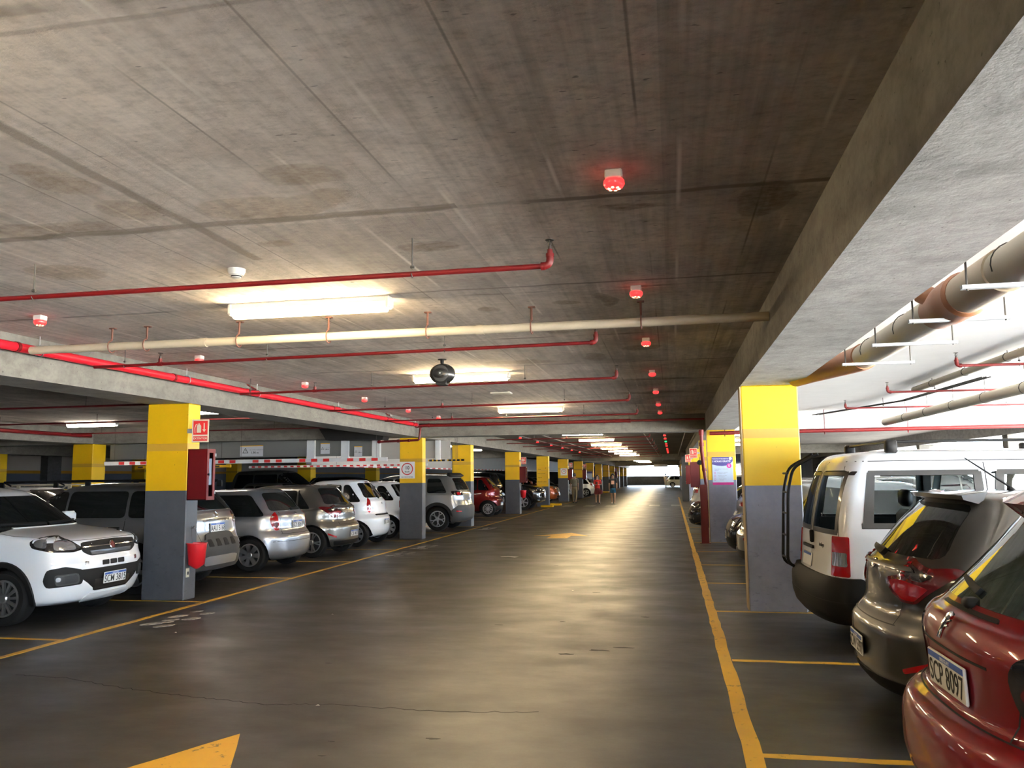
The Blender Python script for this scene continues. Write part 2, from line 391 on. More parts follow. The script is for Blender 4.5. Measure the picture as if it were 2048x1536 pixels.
    def hit(s, mode, u, v):
        if mode == 'R': o, d = Vector((u, -3, v)), Vector((0, 1, 0))
        elif mode == 'L': o, d = Vector((u, 3, v)), Vector((0, -1, 0))
        elif mode == 'B': o, d = Vector((-6, u, v)), Vector((1, 0, 0))
        elif mode == 'F': o, d = Vector((6, u, v)), Vector((-1, 0, 0))
        elif mode == 'T': o, d = Vector((u, v, 4)), Vector((0, 0, -1))
        else:
            e = -1 if mode == 'WB' else 1; sg = 1 if u >= 0 else -1; a = abs(u); rc = .42; h = s.W/2
            if a < h - rc: o = Vector((e*6, u, v)); d = Vector((-e, 0, 0))
            elif a < h - rc + rc*pi/2:
                t = (a - h + rc) / rc; dd = Vector((e*cos(t), sg*sin(t), 0)); o = Vector((e*(s.L/2 - rc), sg*(h - rc), v)) + dd*3; d = -dd
            else: o = Vector((e*(s.L/2 - rc - (a - h + rc - rc*pi/2)), sg*3, v)); d = Vector((0, -sg, 0))
        p, n, _, _ = s.bvh.ray_cast(o, d)
        if p is None:
            p, n, _, _ = s.bvh.find_nearest(o + d * (o.length - 1 if mode != 'T' else 2.6))
        if n.dot(d) > 0: n = -n
        return p, n
    def patch(s, name, poly, mode, mat, off=.004, res=.07, ch=1, parent=None, label=None, skirt=.014, body=None):
        P = roundpoly(poly, .035*ch, 2 if ch < 2 else 3) if ch else poly
        bm = bmesh.new(); vs = [bm.verts.new((u, v, 0)) for u, v in P]; bm.faces.new(vs)
        bmesh.ops.triangulate(bm, faces=bm.faces[:])
        us = [p[0] for p in P]; ws = [p[1] for p in P]
        for lo, hi, no in ((min(us), max(us), (1, 0, 0)), (min(ws), max(ws), (0, 1, 0))):
            k = int(lo / res) + 1 if lo > 0 else int(lo / res)
            while k * res < hi:
                if k * res > lo + 1e-4: bmesh.ops.bisect_plane(bm, geom=bm.verts[:] + bm.edges[:] + bm.faces[:], dist=1e-5, plane_co=Vector(no) * (k * res), plane_no=Vector(no))
                k += 1
        bmesh.ops.triangulate(bm, faces=[f for f in bm.faces if len(f.verts) > 4])
        bmesh.ops.remove_doubles(bm, verts=bm.verts, dist=1e-4)
        nm = {}
        for v in bm.verts: p, n = s.hit(mode, v.co.x, v.co.y); nm[v] = n; v.co = p + n * off
        be = [e for e in bm.edges if len(e.link_faces) == 1]
        low = {}
        for e in be:
            for v in e.verts:
                if v not in low: low[v] = bm.verts.new(v.co - nm[v] * (skirt + off))
        for e in be: 
            a, b = e.verts
            try: bm.faces.new((a, b, low[b], low[a]))
            except ValueError: pass
        bmesh.ops.recalc_face_normals(bm, faces=bm.faces)
        # keep outward: compare one top face with stored normal
        me = bpy.data.meshes.new(name); 
        f0 = max((f for f in bm.faces if all(v in nm for v in f.verts)), key=lambda f: f.calc_area(), default=None)
        if f0 is not None and f0.normal.dot(nm[f0.verts[0]]) < 0: bmesh.ops.reverse_faces(bm, faces=bm.faces[:])
        bm.to_mesh(me); bm.free(); me.materials.append(M[mat] if isinstance(mat, str) else mat); smooth(me, 40)
        return link(name, me, parent or s.root, None, label)
    def both(s, name, poly, mode, mat, **kw):
        a = s.patch(name, poly, mode, mat, **kw)
        m2 = {'R': 'L', 'L': 'R'}.get(mode, mode)
        poly2 = poly if mode in 'RL' else [(-u, v) for u, v in poly] if mode != 'T' else [(u, -v) for u, v in poly]
        b = s.patch(name, poly2, m2, mat, **kw); return a, b
    def seam(s, poly, mode, w_=.004, mat='gap', name='panel_gap', closed=False, parent=None, off=.0015):
        P = []
        if closed: poly = poly + [poly[0]]
        for a, b in zip(poly, poly[1:]):
            n = max(1, int(math.hypot(b[0]-a[0], b[1]-a[1]) / .05))
            for k in range(n): P.append((a[0] + (b[0]-a[0])*k/n, a[1] + (b[1]-a[1])*k/n))
        P.append(poly[-1]); H = [s.hit(mode, *p) for p in P]; V = []; Fc = []
        for i, (p, n) in enumerate(H):
            t = (H[min(i+1, len(H)-1)][0] - H[max(i-1, 0)][0]); t = t.normalized() if t.length > 1e-6 else Vector((0, 0, 1))
            c = n.cross(t).normalized() * w_
            V += [p + n*off + c, p + n*off - c]
            if i: Fc.append((2*i-2, 2*i-1, 2*i+1, 2*i))
        return link(name, mesh(name, V, Fc, M[mat]), parent or s.root)
    def seams(s, items):
        return [s.seam(p, m) for p, m in items]
    def wheels(s, style='five', mat='alloy', only=None):
        for x in (s.fx, s.rx):
            for sg in (1, -1):
                wmesh, rmesh, cmesh = wheel_meshes(s.rw, s.tw, style, mat)
                wo_ = link('wheel', wmesh, s.root, (x, sg * (s.W/2 - s.tw/2 - .035), s.rw)); wo_.rotation_euler = (0, random.random() * .6, 0 if sg < 0 else pi)
                link('rim', rmesh, wo_); link('wheel_hub', cmesh, wo_)
    def at(s, mode, u, v, off=0.0):
        p, n = s.hit(mode, u, v); return p + n * off, n
    def plate(s, mode, u, v, text, w_=.40, h=.13, flat=True, style=0, off=.012, nrm=None):
        p, n = s.at(mode, u, v, off)
        if nrm is not None: n = Vector(nrm).normalized()
        o = MB().bevbox((-w_/2, -h/2, -.012), (w_/2, h/2, .0), .005).build('number_plate', M['plate_white'], s.root)
        o.matrix_local = face_matrix(p + n*.006, n)
        b = MB().box((-w_/2 + .008, h/2 - .030, 0), (w_/2 - .008, h/2 - .006, .0012)).build('plate_band', M['plate_blue'], o)
        if text:
            t = link('plate_text', text_mesh(text, h * .88, M['ink_dark'], .0006, 1.0, .0004, .80), o); t.location = (0, -.016, .0012)
            t2 = link('plate_text', text_mesh('URUGUAY', .022, M['paper_white'], .0004, 1.1, 0, 1.0), o); t2.location = (0, h/2 - .020, .0016)
        return o
    def windows(s, zb=None, zt=None, glass='glass_dark', front=True, split=(.02, -1.0), rear=True, qw=True, sides='RL', rglass=True, fcut=.15, rcut=.24, belt=.03, top=.05, wsh=.10, rsh=.10):
        """windscreen, door and quarter windows and rear window of an ordinary body"""
        zbelt = s.rows[8][3] + belt; ztop = s.rows[12][3] - top if zt is None else zt
        if zb: zbelt = zb
        zfb, zft = s.rows[9][0] + .02, s.rows[12][0] - .02
        if front:
            s.patch('windscreen', [(-s.hw(zbelt) + wsh, zfb), (s.hw(zbelt) - wsh, zfb), (s.hw(zft - .08) - wsh*.8, zft), (-s.hw(zft - .08) + wsh*.8, zft)], 'F', glass, ch=2)
            for sg in (1, -1):
                s.patch('wiper', [(sg*.02, zfb + .01), (sg*.62, zfb + .03), (sg*.62, zfb + .042), (sg*.02, zfb + .03)], 'F', 'black_plastic', off=.02, ch=0, skirt=.01)
        xa = lambda z: s.xf(z) - fcut - .10 * (1 - (z - zbelt) / (ztop - zbelt))
        xb = lambda z: s.xr(z) + rcut
        for side in sides:
            b1, b2 = split
            def quad(x0b, x1b, x0t, x1t): return [(x0b, zbelt), (x1b, zbelt), (x1t, ztop), (x0t, ztop)]
            s.patch('side_window', quad(b1 + .02, xa(zbelt), b1 + .02, xa(ztop)), side, glass, ch=2)
            if qw:
                s.patch('side_window', quad(b2 + .02, b1 - .02, b2 + .04, b1 - .02), side, glass, ch=2)
                if xb(zbelt) < b2 - .12: s.patch('quarter_window', quad(xb(zbelt), b2 - .03, max(xb(ztop), xb(zbelt)+.04), b2 - .01), side, glass, ch=2)
            else: s.patch('side_window', quad(xb(zbelt), b1 - .03, max(xb(ztop), xb(zbelt) + .1), b1 - .03), side, glass, ch=2)
        if rear:
            z0, z1 = s.rows[9][5] + .01, s.rows[12][5] - .06
            s.patch('rear_window', [(-s.hw(z0) + rsh, z0), (s.hw(z0) - rsh, z0), (s.hw(z1) - rsh*.8, z1), (-s.hw(z1) + rsh*.8, z1)], 'B', glass, ch=2)
    def mirrors(s, z=None, x=None, mat=None):
        z = z or s.rows[9][3] + .06; x = x if x is not None else s.xf(z) - .42
        for sg in (1, -1):
            y = s.hw(z) - .01
            mb = MB(); mb.bevbox((x - .05, sg*y + (0 if sg > 0 else -.22), z - .02), (x + .07, sg*y + (.22 if sg > 0 else 0), z + .12), .035)
            mb.build('wing_mirror', mat or s.paint, s.root, 40)
    def handle(s, x, z, side='R', mat=None):
        p, n = s.at(side, x, z, .018)
        MB().bevbox((p.x - .09, p.y - .012, p.z - .012), (p.x + .09, p.y + .012, p.z + .012), .006).build('door_handle', mat or s.paint, s.root)
    def badge(s, mode, u, v, r=.045, mat='chrome', kind='ring'):
        p, n = s.at(mode, u, v, .004); mb = MB()
        if kind == 'ring': mb.lathe([(r, 0), (r, .008), (r*.8, .012), (r*.74, .006), (.001, .006)], 20)
        elif kind == 'oval':
            mb.lathe([(r, 0), (r, .008), (r*.85, .011), (r*.82, .005), (.001, .005)], 20)
            mb.V = [Vector((q_.x*1.35, q_.y*.8, q_.z)) for q_ in mb.V]
            mb.prism([(-.02, -.02), (-.01, -.02), (-.004, .022), (-.014, .022)], 'Z', .004, .012); mb.prism([(.006, -.022), (.016, -.022), (.02, .02), (.01, .02)], 'Z', .004, .012); mb.prism([(-.01, -.005), (.012, -.001), (.012, .006), (-.01, .002)], 'Z', .004, .012)
        elif kind == 'bowtie': mb.prism([(-r*1.3, -.012), (-.02, -.012), (-.02, -.02), (.02, -.02), (.02, -.012), (r*1.3, -.012), (r*1.2, .012), (.02, .012), (.02, .02), (-.02, .02), (-.02, .012), (-r*1.2, .012)], 'Z', 0, .01)
        elif kind == 'lion':
            mb.tube([(-.02, -.055, .006), (-.012, -.02, .01), (.0, .01, .012), (.004, .04, .01)], [.007, .010, .012, .011], 6)
            mb.tube([(.004, .04, .01), (.022, .05, .012), (.034, .042, .01)], [.014, .012, .005], 6)
            mb.tube([(0, .015, .01), (.022, .018, .012), (.036, .026, .01)], .005, 6); mb.tube([(0, .0, .01), (.02, -.004, .012), (.034, .002, .01)], .005, 6)
            mb.tube([(-.012, -.02, .01), (.008, -.036, .012), (.012, -.056, .01)], .006, 6); mb.tube([(-.02, -.02, .008), (-.036, 0, .01), (-.03, .03, .01), (-.04, .045, .008)], .004, 6)
        elif kind == 'chevron':
            mb.prism([(-r, -r*.5), (0, r*.3), (r, -r*.5), (r, -r*.2), (0, r*.65), (-r, -r*.2)], 'Z', 0, .01); mb.prism([(-r, -r*1.1), (0, -r*.3), (r, -r*1.1), (r, -r*.8), (0, r*.05), (-r, -r*.8)], 'Z', 0, .01)
        o = mb.build('badge', M[mat], s.root, 40); o.matrix_local = face_matrix(p, n); return o
    def rails(s, z, x0, x1, y, mat='rail_silver', h=.05):
        for sg in (1, -1):
            mb = MB(); mb.tube([(x0, sg*y, z), (x0 - .12, sg*y, z + h), ((x0+x1)/2, sg*y, z + h + .012), (x1 + .12, sg*y, z + h), (x1, sg*y, z - .01)], [.012, .017, .017, .017, .012], 8)
            for x in (x0 - .16, (x0 + x1)/2, x1 + .16): mb.box((x - .04, sg*y - .012, z - .05), (x + .04, sg*y + .012, z + h))
            mb.build('roof_rail', M[mat], s.root, 40)
    def arches(s, mat='black_plastic', w_=.06, t=.02):
        """plastic lip round each wheel opening"""
        for x in (s.fx, s.rx):
            for side in 'RL':
                sg = -1 if side == 'R' else 1; V = []; Fc = []; n = 22; r0 = s.rw + .045; r1 = r0 + w_
                for i in range(n + 1):
                    a = pi * (-.06 + 1.12 * i / n)
                    for r, o in ((r0, .0), (r0, t), (r1 - .01, t), (r1, .0)):
                        u, v = x + r*cos(a), s.rw + r*sin(a); v = max(v, .2)
                        rr = r0 + w_ + .02; p, _ = s.hit(side, x + rr*cos(a), max(s.rw + rr*sin(a), .26)); V.append((u, p.y + sg*o, v))
                for i in range(n):
                    for k in range(3): a = i*4 + k; Fc.append((a, a+1, a+5, a+4))
                link('wheel_arch_trim', mesh('wheel_arch_trim', V, Fc, M[mat], 40), s.root)
_wm = {}
def wheel_meshes(r, tw, style, mat):
    key = (r, tw, style, mat)
    if key in _wm: return _wm[key]
    h = tw/2; ri = r * .66
    t = MB().lathe([(ri, -h*.8), (ri + .015, -h*.98), (r*.9, -h), (r*.975, -h*.82), (r, -h*.55), (r, h*.55), (r*.975, h*.82), (r*.9, h), (ri + .015, h*.98), (ri, h*.8)], 40, axis='Y', caps=False).mesh('wheel', M['tyre'], 40)
    m = MB(); m.lathe([(ri + .004, -h*.8), (ri + .004, -h*.95), (ri - .016, -h*.98), (ri - .022, -h*.7), (ri - .03, h*.6), (ri - .04, h*.7)], 40, axis='Y', caps=False)
    y0 = -h * .82
    def spoke(a, w0, w1, ra, rb, th=.03, twist=0):
        ca, sa = cos(a), sin(a); cb, sb = cos(a + twist), sin(a + twist); V = []
        for (rr, ww, c_, s_, yy) in ((ra, w0, ca, sa, y0 + .0), (rb, w1, cb, sb, y0 - .008)):
            for e in (-1, 1):
                for y in (yy, yy + th): V.append((rr*c_ - e*ww*s_, y, rr*s_ + e*ww*c_))
        m.add(V, [(0, 1, 3, 2), (4, 6, 7, 5), (0, 4, 5, 1), (2, 3, 7, 6), (0, 2, 6, 4), (1, 5, 7, 3)])
    if style == 'five':
        for k in range(5): spoke(2*pi*k/5, .022, .034, .03, ri - .02)
    elif style == 'double':
        for k in range(5):
            for e in (-.16, .16): spoke(2*pi*k/5 + e*.5, .011, .012, .035, ri - .02, twist=e*.55)
    elif style == 'star':
        for k in range(5): spoke(2*pi*k/5, .030, .016, .03, ri * .55); spoke(2*pi*k/5 - .0, .014, .012, ri*.5, ri - .02, twist=.24); spoke(2*pi*k/5, .014, .012, ri*.5, ri - .02, twist=-.24)
    elif style == 'cover':
        for k in range(7): spoke(2*pi*k/7, .026, .04, .03, ri - .02)
    elif style == 'many':
        for k in range(12): spoke(2*pi*k/12, .010, .016, .03, ri - .02, twist=.15)
    elif style == 'six':
        for k in range(6): spoke(2*pi*k/6, .026, .034, .03, ri - .02)
    m.lathe([(.001, y0 - .012), (.04, y0 - .012), (.055, y0 + .0), (.055, y0 + .04)], 20, axis='Y')
    rm = m.mesh('rim', M[mat], 35)
    c = MB().lathe([(ri - .03, -h*.2), (.02, -h*.25), (.02, h*.3), (ri - .03, h*.3)], 24, axis='Y').mesh('wheel_hub', M['hub_dark'], 35)
    _wm[key] = (t, rm, c); return _wm[key]
# ------------------------------------------------------------------ surfaces of the building

def ceiling_concrete():
    nt, b, oc, pos = base('ceiling_concrete', .85)
    nz = add(nt, 'ShaderNodeTexNoise'); nz.inputs['Scale'].default_value = 2.2; nz.inputs['Detail'].default_value = 5; nt.links.new(pos, nz.inputs['Vector'])
    sc = add(nt, 'ShaderNodeVectorMath', operation='SCALE'); nt.links.new(nz.outputs['Color'], sc.inputs[0]); sc.inputs['Scale'].default_value = .30
    off = add(nt, 'ShaderNodeVectorMath', operation='SUBTRACT'); nt.links.new(sc.outputs[0], off.inputs[0]); off.inputs[1].default_value = (.15, .15, .15)
    wob = add(nt, 'ShaderNodeVectorMath', operation='ADD'); nt.links.new(pos, wob.inputs[0]); nt.links.new(off.outputs[0], wob.inputs[1])
    ws = add(nt, 'ShaderNodeSeparateXYZ'); nt.links.new(wob.outputs[0], ws.inputs[0])
    sc2 = add(nt, 'ShaderNodeVectorMath', operation='SCALE'); nt.links.new(off.outputs[0], sc2.inputs[0]); sc2.inputs['Scale'].default_value = .22
    wob2 = add(nt, 'ShaderNodeVectorMath', operation='ADD'); nt.links.new(pos, wob2.inputs[0]); nt.links.new(sc2.outputs[0], wob2.inputs[1]); vs_ = add(nt, 'ShaderNodeSeparateXYZ'); nt.links.new(wob2.outputs[0], vs_.inputs[0]); VX, VY = vs_.outputs['X'], vs_.outputs['Y']
    ps = add(nt, 'ShaderNodeSeparateXYZ'); nt.links.new(pos, ps.inputs[0])
    X, Y, WX, WY = ps.outputs['X'], ps.outputs['Y'], ws.outputs['X'], ws.outputs['Y']
    col = mix(nt, 'MIX', ramp(nt, noise(nt, .9, 6, .65, pos, (1, .7, 1), .4), [(.36, 0.0), (.62, 1.0)]), (.40, .36, .33), (.72, .66, .61))
    # formwork sheets differ a little from one another
    fl = add(nt, 'ShaderNodeVectorMath', operation='DIVIDE'); nt.links.new(pos, fl.inputs[0]); fl.inputs[1].default_value = (1.22, 2.16, 9)
    ff = add(nt, 'ShaderNodeVectorMath', operation='FLOOR'); nt.links.new(fl.outputs[0], ff.inputs[0]); wn = add(nt, 'ShaderNodeTexWhiteNoise'); nt.links.new(ff.outputs[0], wn.inputs['Vector'])
    col = mix(nt, 'MULTIPLY', 1.0, col, ramp(nt, wn.outputs['Value'], [(0, .80), (1, 1.14)]))
    boards = noise(nt, 13, 4, .6, pos, (1, .035, 1)); col = mix(nt, 'MULTIPLY', .8, col, ramp(nt, boards, [(.3, .70), (.5, 1.0), (.72, 1.22)]))
    fine = noise(nt, 16, 6, .75, pos, (.75, 1.3, 1)); col = mix(nt, 'MULTIPLY', .8, col, ramp(nt, fine, [(.32, .66), (.5, 1.0), (.72, 1.2)]))
    pits = noise(nt, 26, 2, .5, pos, (.45, 1.3, 1)); col = mix(nt, 'MULTIPLY', .9, col, ramp(nt, pits, [(.25, .4), (.30, 1.0)]))
    def band(c, centre, hw, soft=.012):
        d = math_(nt, 'ABSOLUTE', math_(nt, 'SUBTRACT', c, centre)); return ramp(nt, math_(nt, 'SUBTRACT', d, hw), [(0, 1.0), (soft, 0.0)])
    def gate(c, a, b_): return math_(nt, 'MULTIPLY', math_(nt, 'GREATER_THAN', c, a), math_(nt, 'LESS_THAN', c, b_))
    dk = (.17, .145, .12)
    # cross joints, broken in places
    pj = math_(nt, 'PINGPONG', math_(nt, 'ADD', VY, -4.25 + 43.2), 1.08); cut = ramp(nt, noise(nt, 1.5, 3, .6, pos), [(.42, 0), (.56, 1)])
    col = mix(nt, 'MIX', math_(nt, 'MULTIPLY', ramp(nt, pj, [(0, .9), (.022, .8), (.034, 0)]), cut), col, dk)
    # board seams: thin dark line with bright laitance beside it
    px_ = math_(nt, 'PINGPONG', math_(nt, 'ADD', X, .1 + 30.5), .305); cut2 = ramp(nt, noise(nt, 1.1, 3, .6, pos, (2, .5, 1)), [(.45, 0), (.58, 1)])
    col = mix(nt, 'MIX', math_(nt, 'MULTIPLY', ramp(nt, px_, [(0, .75), (.004, .6), (.008, 0)]), cut2), col, dk)
    px2 = math_(nt, 'PINGPONG', math_(nt, 'ADD', X, .1 + 30.5 + .43), .305); cut3 = ramp(nt, noise(nt, 1.3, 3, .6, pos, (2, .6, 1)), [(.5, 0), (.62, 1)])
    col = mix(nt, 'MIX', math_(nt, 'MULTIPLY', ramp(nt, px2, [(0, .8), (.008, .5), (.016, 0)]), cut3), col, (.92, .88, .82))
    # the two wide grout lines and the damp patches that the photo shows
    L1_ = math_(nt, 'MULTIPLY', band(VX, -2.72, .028, .02), gate(Y, 1.9, 5.0)); L2_ = math_(nt, 'MULTIPLY', band(VY, 4.22, .030, .02), gate(X, -4.6, -1.12)); L3_ = math_(nt, 'MULTIPLY', band(VY, 6.2, .014, .012), gate(X, -2.4, .8)); L4_ = math_(nt, 'MULTIPLY', band(VY, 2.2, .008, .01), gate(X, -4, -.8))
    for l, k in ((L1_, .85), (L2_, .8), (L3_, .7), (L4_, .6)): col = mix(nt, 'MIX', math_(nt, 'MULTIPLY', l, k), col, dk)
    st = None
    for (cx, cy, rx, ry) in ((-1.72, 3.62, .22, .14), (-2.15, 4.02, .42, .22), (-1.74, 3.95, .16, .12), (-1.5, 4.95, .20, .14), (-.15, 4.45, .17, .05), (-.5, 6.85, .08, .30), (-.86, 6.9, .12, .10), (-1.54, 7.0, .10, .12), (-2.95, 3.4, .17, .22), (-2.9, 3.9, .22, .2), (-2.45, 4.68, .14, .09), (.55, 4.5, .16, .3), (-3.6, 4.1, .5, .14), (-4.2, 5.0, .3, .2), (-.3, 9.6, .25, .2), (-1.1, 8.2, .2, .3), (-2.2, 8.0, .15, .3), (-.3, 14.9, .7, .25), (-3.5, 9.4, .3, .3), (-.9, 10.2, .15, .4), (-1.9, 10.4, .5, .2), (-4.6, 8.4, .2, .3), (-.2, 12.8, .6, .15)):
        a = math_(nt, 'DIVIDE', math_(nt, 'SUBTRACT', WX, cx), rx); c2 = math_(nt, 'DIVIDE', math_(nt, 'SUBTRACT', WY, cy), ry)
        d = math_(nt, 'ADD', math_(nt, 'MULTIPLY', a, a), math_(nt, 'MULTIPLY', c2, c2)); st = d if st is None else math_(nt, 'MINIMUM', st, d)
    col = mix(nt, 'MULTIPLY', math_(nt, 'MULTIPLY', ramp(nt, st, [(.3, 1), (.8, .7), (1.0, .0)]), ramp(nt, fine, [(.35, 1), (.7, .5)])), col, (.52, .47, .40))
    nt.links.new(col, b.inputs['Base Color']); bump(nt, b, mix(nt, 'ADD', 1.0, boards, fine), .3, .010)
ceiling_concrete()
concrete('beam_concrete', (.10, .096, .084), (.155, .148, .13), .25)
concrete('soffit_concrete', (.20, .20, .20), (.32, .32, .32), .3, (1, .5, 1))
nt, b, oc, pos = base('white_ceiling', .8)
nt.links.new(mix(nt, 'MIX', noise(nt, 3, 4, .6, pos), (.80, .79, .77), (.90, .89, .88)), b.inputs['Base Color'])
nt, b, oc, pos = base('pavement', .9)
nt.links.new(mix(nt, 'MIX', noise(nt, 1, 5, .6, pos), (.50, .49, .47), (.62, .61, .58)), b.inputs['Base Color'])
principled('scuff', (.012, .012, .012), .75)
nt, b, oc, pos = base('dimmed_ground', .9)
nt.links.new(mix(nt, 'MIX', noise(nt, 2, 5, .6, pos), (.05, .05, .05), (.08, .08, .078)), b.inputs['Base Color'])  # kept dark so that little sunlight bounces indoors
nt, b, oc, pos = base('floor_epoxy', .3)
n1 = noise(nt, .7, 5, .6, pos, (.6, 1.2, 1)); n2 = noise(nt, 6, 4, .6, pos, (.5, 1.6, 1)); n3 = noise(nt, .35, 3, .5, pos)
col = mix(nt, 'MIX', ramp(nt, n1, [(.35, 0), (.65, 1)]), (.022, .022, .024), (.040, .038, .036))
col = mix(nt, 'MULTIPLY', .6, col, ramp(nt, n2, [(.3, .85), (.6, 1.06)]))
mk = noise(nt, 5, 3, .6, pos, (1, 3.4, 1), 1.0)
col = mix(nt, 'MULTIPLY', .5, col, ramp(nt, mk, [(.19, .6), (.22, 1)]))
sp = noise(nt, 40, 1, .5, pos)
col = mix(nt, 'MIX', ramp(nt, sp, [(.86, 0), (.88, .6)]), col, (.4, .39, .36))
nt.links.new(col, b.inputs['Base Color'])
rg = ramp(nt, noise(nt, 1.3, 6, .6, pos, (.8, 1.3, 1)), [(.3, .34), (.7, .52)])
nt.links.new(rg, b.inputs['Roughness']); b.inputs['Specular IOR Level'].default_value = .36
hb = mix(nt, 'MIX', .35, noise(nt, 1.6, 2, .45, pos, (.25, 1.2, 1)), noise(nt, 26, 3, .6, pos))
bump(nt, b, hb, .055, .02)

def pillar_mat(name, yel, zlow=1.46, band=(2.02, 2.13), gk=1.0, blue=1.0):
    nt, b, oc, pos = base(name, .5)
    sp_ = add(nt, 'ShaderNodeSeparateXYZ'); nt.links.new(pos, sp_.inputs[0]); z = sp_.outputs['Z']
    dirt = noise(nt, 5, 5, .65, pos)
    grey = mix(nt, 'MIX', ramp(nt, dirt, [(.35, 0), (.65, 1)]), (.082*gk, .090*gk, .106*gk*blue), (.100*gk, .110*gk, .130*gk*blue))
    yl = mix(nt, 'MIX', ramp(nt, noise(nt, 2, 3, .5, pos), [(.3, 0), (.7, 1)]), tuple(c*.93 for c in yel), yel)
    up = math_(nt, 'GREATER_THAN', z, zlow)
    bd = math_(nt, 'MULTIPLY', math_(nt, 'GREATER_THAN', z, band[0]), math_(nt, 'LESS_THAN', z, band[1]))
    c = mix(nt, 'MIX', up, grey, mix(nt, 'MIX', bd, yl, (.52, .30, .03)))
    ms = noise(nt, 9, 4, .6, pos, (1, 1, 3)); lowz = math_(nt, 'LESS_THAN', z, .75)
    c = mix(nt, 'MULTIPLY', math_(nt, 'MULTIPLY', lowz, .8), c, ramp(nt, ms, [(.33, .7), (.40, 1), (.70, 1), (.76, 1.3)]))
    spk = noise(nt, 28, 1, .5, pos)
    c = mix(nt, 'MULTIPLY', .8, c, ramp(nt, spk, [(.19, .4), (.21, 1)]))
    nt.links.new(c, b.inputs['Base Color']); bump(nt, b, dirt, .15, .004)
pillar_mat('pillar_paint_skylit', (.84, .54, .003), gk=2.5, blue=1.14)  # same paint, lighter and bluer grey: daylight put into the colour
pillar_mat('pillar_paint_shaded', (.80, .47, .004), band=(2.0, 2.1), gk=.72)  # same paint, darker grey: shade of the left side put into the colour
nt, b, oc, pos = base('worn_yellow', .5)
wn = noise(nt, 7, 6, .7, pos); w2 = noise(nt, 60, 3, .6, pos)
f = ramp(nt, mix(nt, 'ADD', .18, wn, w2), [(.47, 0), (.50, 1)])
nt.links.new(mix(nt, 'MIX', f, (.16, .11, .03), mix(nt, 'MIX', noise(nt, 3, 3, .5, pos), (.50, .27, .012), (.66, .36, .02))), b.inputs['Base Color'])
nt, b, oc, pos = base('worn_white', .6)
nt.links.new(mix(nt, 'MIX', ramp(nt, noise(nt, 14, 5, .7, pos), [(.4, 0), (.55, 1)]), (.14, .13, .12), (.42, .41, .38)), b.inputs['Base Color'])
nt, b, oc, pos = base('wall_paint', .7)
sp_ = add(nt, 'ShaderNodeSeparateXYZ'); nt.links.new(pos, sp_.inputs[0]); z = sp_.outputs['Z']
c = mix(nt, 'MIX', math_(nt, 'GREATER_THAN', z, 2.0), (.10, .11, .13), mix(nt, 'MIX', math_(nt, 'GREATER_THAN', z, 2.14), (.55, .26, .01), (.34, .31, .28)))
nt.links.new(c, b.inputs['Base Color'])
concrete('wall_grey', (.06, .06, .06), (.10, .10, .10), .2)

ZC, ZS = 3.085, 2.65
def slab(name, a, b_, mat, parent=None): 
    return struct(MB().box(a, b_).build(name, M[mat], parent))
floor = slab('floor', (-30, -16, -.25), (10.2, 131.3, 0), 'floor_epoxy')
slab('ground', (-60, -60, -.4), (120, 190, -.26), 'pavement')
slab('pavement', (10.2, -60, -.26), (60, 21, -.03), 'pavement'); slab('added_dark_ground', (10.2, 21, -.26), (60, 190, -.03), 'dimmed_ground'); slab('pavement', (-60, 131.5, -.26), (10.2, 190, -.03), 'pavement')  # middle slab: unseen dark ground added to weaken the bounce into the far bays
slab('pavement', (-30, -60, -.26), (10.2, -16, -.03), 'pavement')
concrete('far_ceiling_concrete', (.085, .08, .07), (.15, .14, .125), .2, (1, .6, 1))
ceiling = slab('ceiling', (-30, -9, ZC), (1.2, 20.8, ZC + .3), 'ceiling_concrete')
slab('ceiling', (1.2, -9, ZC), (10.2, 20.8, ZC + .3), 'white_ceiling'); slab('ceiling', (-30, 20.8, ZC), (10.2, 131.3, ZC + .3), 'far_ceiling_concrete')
slab('wall_right', (10.2, 43.2, 0), (10.5, 131.3, ZC + .3), 'wall_grey'); slab('wall_left', (-30.3, -9, 0), (-30, 131.3, ZC), 'wall_paint')
slab('wall_end', (-9.4, 131, 0), (.9, 131.3, 1.42), 'wall_grey')
slab('wall_back_blocker', (-30, -9.3, 0), (1.5, -9, ZC), 'wall_grey')  # unseen wall, widened to keep outdoor light off the right beam's aisle face
slab('parapet_left', (-30, 131, 0), (-9.4, 131.3, ZC), 'wall_grey')
# pilasters of the left wall
for k, y in enumerate((34.6, 43.2, 51.5)): slab('trim_%d' % (k + 1), (-30, y, 0), (-29.6, y + .9, ZC), 'wall_grey')
# beams
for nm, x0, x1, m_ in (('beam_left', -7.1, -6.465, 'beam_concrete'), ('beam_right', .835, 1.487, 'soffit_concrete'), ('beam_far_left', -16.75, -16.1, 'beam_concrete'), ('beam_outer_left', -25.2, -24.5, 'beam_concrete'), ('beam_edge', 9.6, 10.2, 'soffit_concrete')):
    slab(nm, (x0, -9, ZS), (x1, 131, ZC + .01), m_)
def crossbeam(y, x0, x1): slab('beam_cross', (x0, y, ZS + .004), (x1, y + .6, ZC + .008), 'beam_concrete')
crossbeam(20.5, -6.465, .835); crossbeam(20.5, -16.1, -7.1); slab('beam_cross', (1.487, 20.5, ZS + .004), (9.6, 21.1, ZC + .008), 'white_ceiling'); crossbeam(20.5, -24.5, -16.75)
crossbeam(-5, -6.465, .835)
crossbeam(60, -6.465, .835); crossbeam(95, -6.465, .835); crossbeam(45, -16.1, -7.1); crossbeam(45, 1.487, 9.6)

